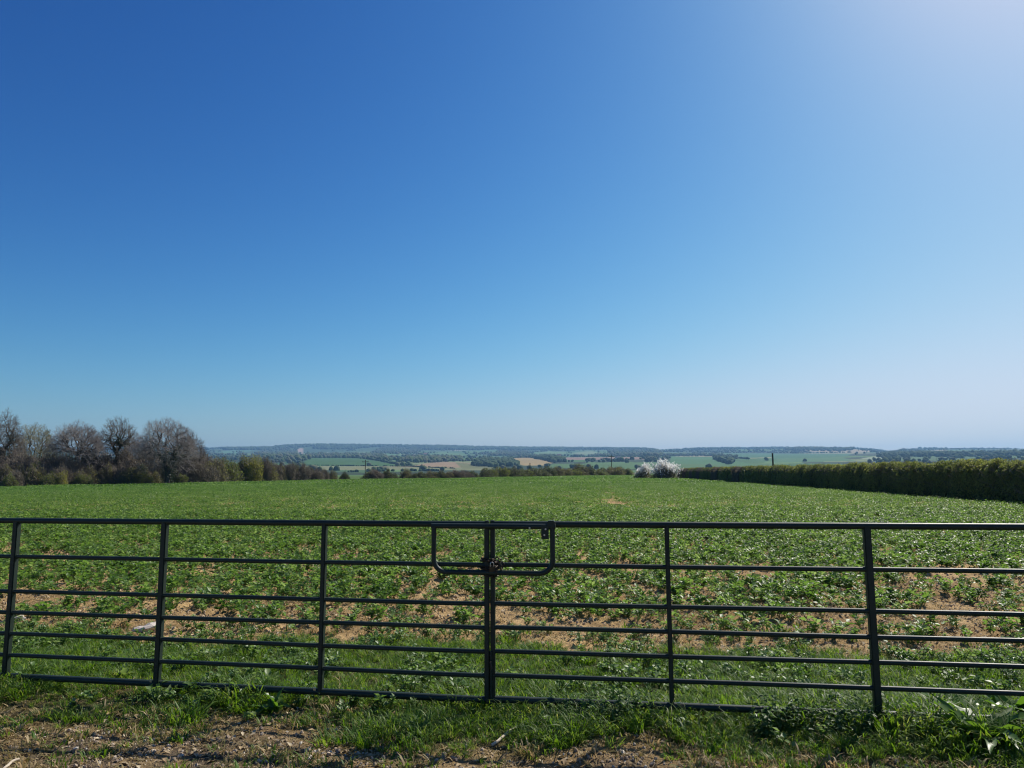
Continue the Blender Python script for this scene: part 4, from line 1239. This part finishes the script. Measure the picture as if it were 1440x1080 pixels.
def weed(px, py, label, n, L, W, mat, seed, name='dock_plant', group=None, up=.5):
    rr = random.Random(seed); x, y = ground_at(px, py)
    t = empty(name, (x, y, H(x, y))); tag(t, label, 'weed', group)
    for i in range(n):
        ll = L * rr.uniform(.55, 1.15)
        o = mk('leaf', broad_leaf_mesh('leaf', ll, W * rr.uniform(.7, 1.2), mat, rr.uniform(.1, .75), seed * 31 + i), t)
        o.rotation_euler = (rr.uniform(-.35, .35), -rr.uniform(.0, up * 1.6), rr.uniform(0, 6.28)); o.location = (rr.uniform(-.03, .03), rr.uniform(-.03, .03), rr.uniform(0, .03))
weed(1385, 1050, 'large dock plant with broad bright green leaves at the verge edge', 24, .30, .10, DOCK, 1, up=.18)
weed(1425, 1020, 'tall dock plant behind the bright large dock, half under the gate', 18, .28, .09, DOCK, 2, up=.3)
weed(1330, 1010, 'dock plant with arching leaves beside the bottom gate rail', 14, .25, .08, DOCK, 3, up=.15)
weed(170, 955, 'small pale leaved weed behind the bottom rail, beside a gate upright', 9, .10, .065, PALE, 4, 'pale_weed')
weed(226, 985, 'small pale leaved weed in grass before the gate upright', 6, .08, .055, PALE, 5, 'pale_weed')
weed(378, 962, 'pale weed with upright leaves behind the bottom gate rail near tall grass', 9, .12, .06, PALE, 6, 'pale_weed')
weed(385, 1000, 'dark green broad leaved weed before the gate among tall grass', 12, .15, .06, DOCK, 7, 'broad_leaf_weed')
weed(345, 1012, 'tiny yellow green weed at the front of the tall grass', 7, .08, .035, PALE, 8, 'pale_weed')
NET = leaf_mat('nettle_leaf', [(.045, .10, .024), (.07, .14, .036), (.12, .19, .06)], .45, .5, .3, .3)
def nettle_mesh(seed):
    rr = random.Random(seed); ge = Geo(); st = []
    for s in range(9):
        a = rr.uniform(0, 6.28); r0 = .11 * rr.random() ** .5; b = Vector((math.cos(a) * r0, math.sin(a) * r0, 0)); hh = rr.uniform(.08, .24)
        tip = b + Vector((rr.uniform(-.05, .05), rr.uniform(-.05, .05), hh)); st.append((*b, *tip, .003, .0015))
        k = int(hh / .022)
        for i in range(k):
            p = b.lerp(tip, (i + 1) / k); la = i * 1.57 + rr.uniform(-.4, .4)
            for q in (0, math.pi):
                ll = .055 * (1.1 - .5 * i / k) * rr.uniform(.8, 1.2)
                V, T = leaf(p, (math.cos(la + q), math.sin(la + q), rr.uniform(-.2, .4)), (rr.uniform(-.3, .3), rr.uniform(-.3, .3), 1), ll, ll * .6, .3, .3); ge.add([tuple(v) for v in V], T)
    V, T = tubes(st, 3); ge.add(V, T); return ge.mesh('nettle', [NET])
NM = [nettle_mesh(i) for i in range(5)]
for i, (px, py) in enumerate([(770, 1006), (800, 1014), (838, 1010), (862, 1022), (884, 1012), (1075, 1036), (1105, 1028), (1130, 1040), (1150, 1030), (1172, 1042), (1195, 1028), (1215, 1042), (1238, 1034), (1262, 1028), (1285, 1046), (1302, 1030), (1225, 1012), (1165, 1012)]):
    x, y = ground_at(px, py); o = mk('nettle_clump', NM[i % 5]); o.location = (x, y, H(x, y)); o.rotation_euler = (0, 0, random.uniform(0, 6.28)); s = random.uniform(.55, .95); o.scale = (s, s, s)
    tag(o, 'dark green nettle clump in the grass under the loop latch leaf', 'weed', 'nettle clumps along the gate foot')
STICK = solid_mat('bleached_stick', (.50, .41, .30), (.66, .57, .44), 20, .8, .2, .4, 60)
def stick(p0, p1, r, label, seed, fork=True):
    rr = random.Random(seed); a, b = ground_at(*p0), ground_at(*p1)
    z0, z1 = H(*a) + r * 1.2, H(*b) + r * 1.2
    A, B = Vector((*a, z0)), Vector((*b, z1 + .01)); t = empty('dead_stick', A); tag(t, label, 'stick', 'fallen sticks')
    pts = [(A.lerp(B, k / 5) - A) + Vector((rr.uniform(-1, 1), rr.uniform(-1, 1), .6 if 0 < k < 5 else 0)) * r for k in range(6)]
    V, Fc = tube_path(pts, r, 8); mk('stem', py_mesh('stem', V, Fc, STICK), t)
    if fork:
        m = pts[2]; V, Fc = tube_path([m, m + (B - A) * .22 + Vector((.02, .03, .012)), m + (B - A) * .34 + Vector((.05, .05, .01))], r * .5, 6); mk('side_twig', py_mesh('side_twig', V, Fc, STICK), t)
stick((690, 1050), (720, 1031), .008, 'short pale broken stick on the track before the meeting stiles', 1)
stick((678, 1004), (760, 1010), .005, 'long thin pale stick lying at the foot of the drop bolt', 2, False)
stick((0, 1078), (22, 1066), .007, 'orange brown stick on the gravel', 3, False)

# ------------------------------------------------------------------ air
def haze():
    m, n, l, out = new_mat('valley_haze')
    v = n.new('ShaderNodeVolumePrincipled')
    v.inputs['Color'].default_value = (.33, .62, 1.0, 1); v.inputs['Density'].default_value = 1.05e-4; v.inputs['Anisotropy'].default_value = .2
    l.new(v.outputs[0], out.inputs['Volume'])
    lo, hi = (-8900, -8900, -700), (8900, 8900, 262)
    me = box_mesh('haze', lo, hi, m, 0)
    tag(mk('haze', me), 'thin blue haze lying over the valley', 'haze', kind='stuff')
haze()
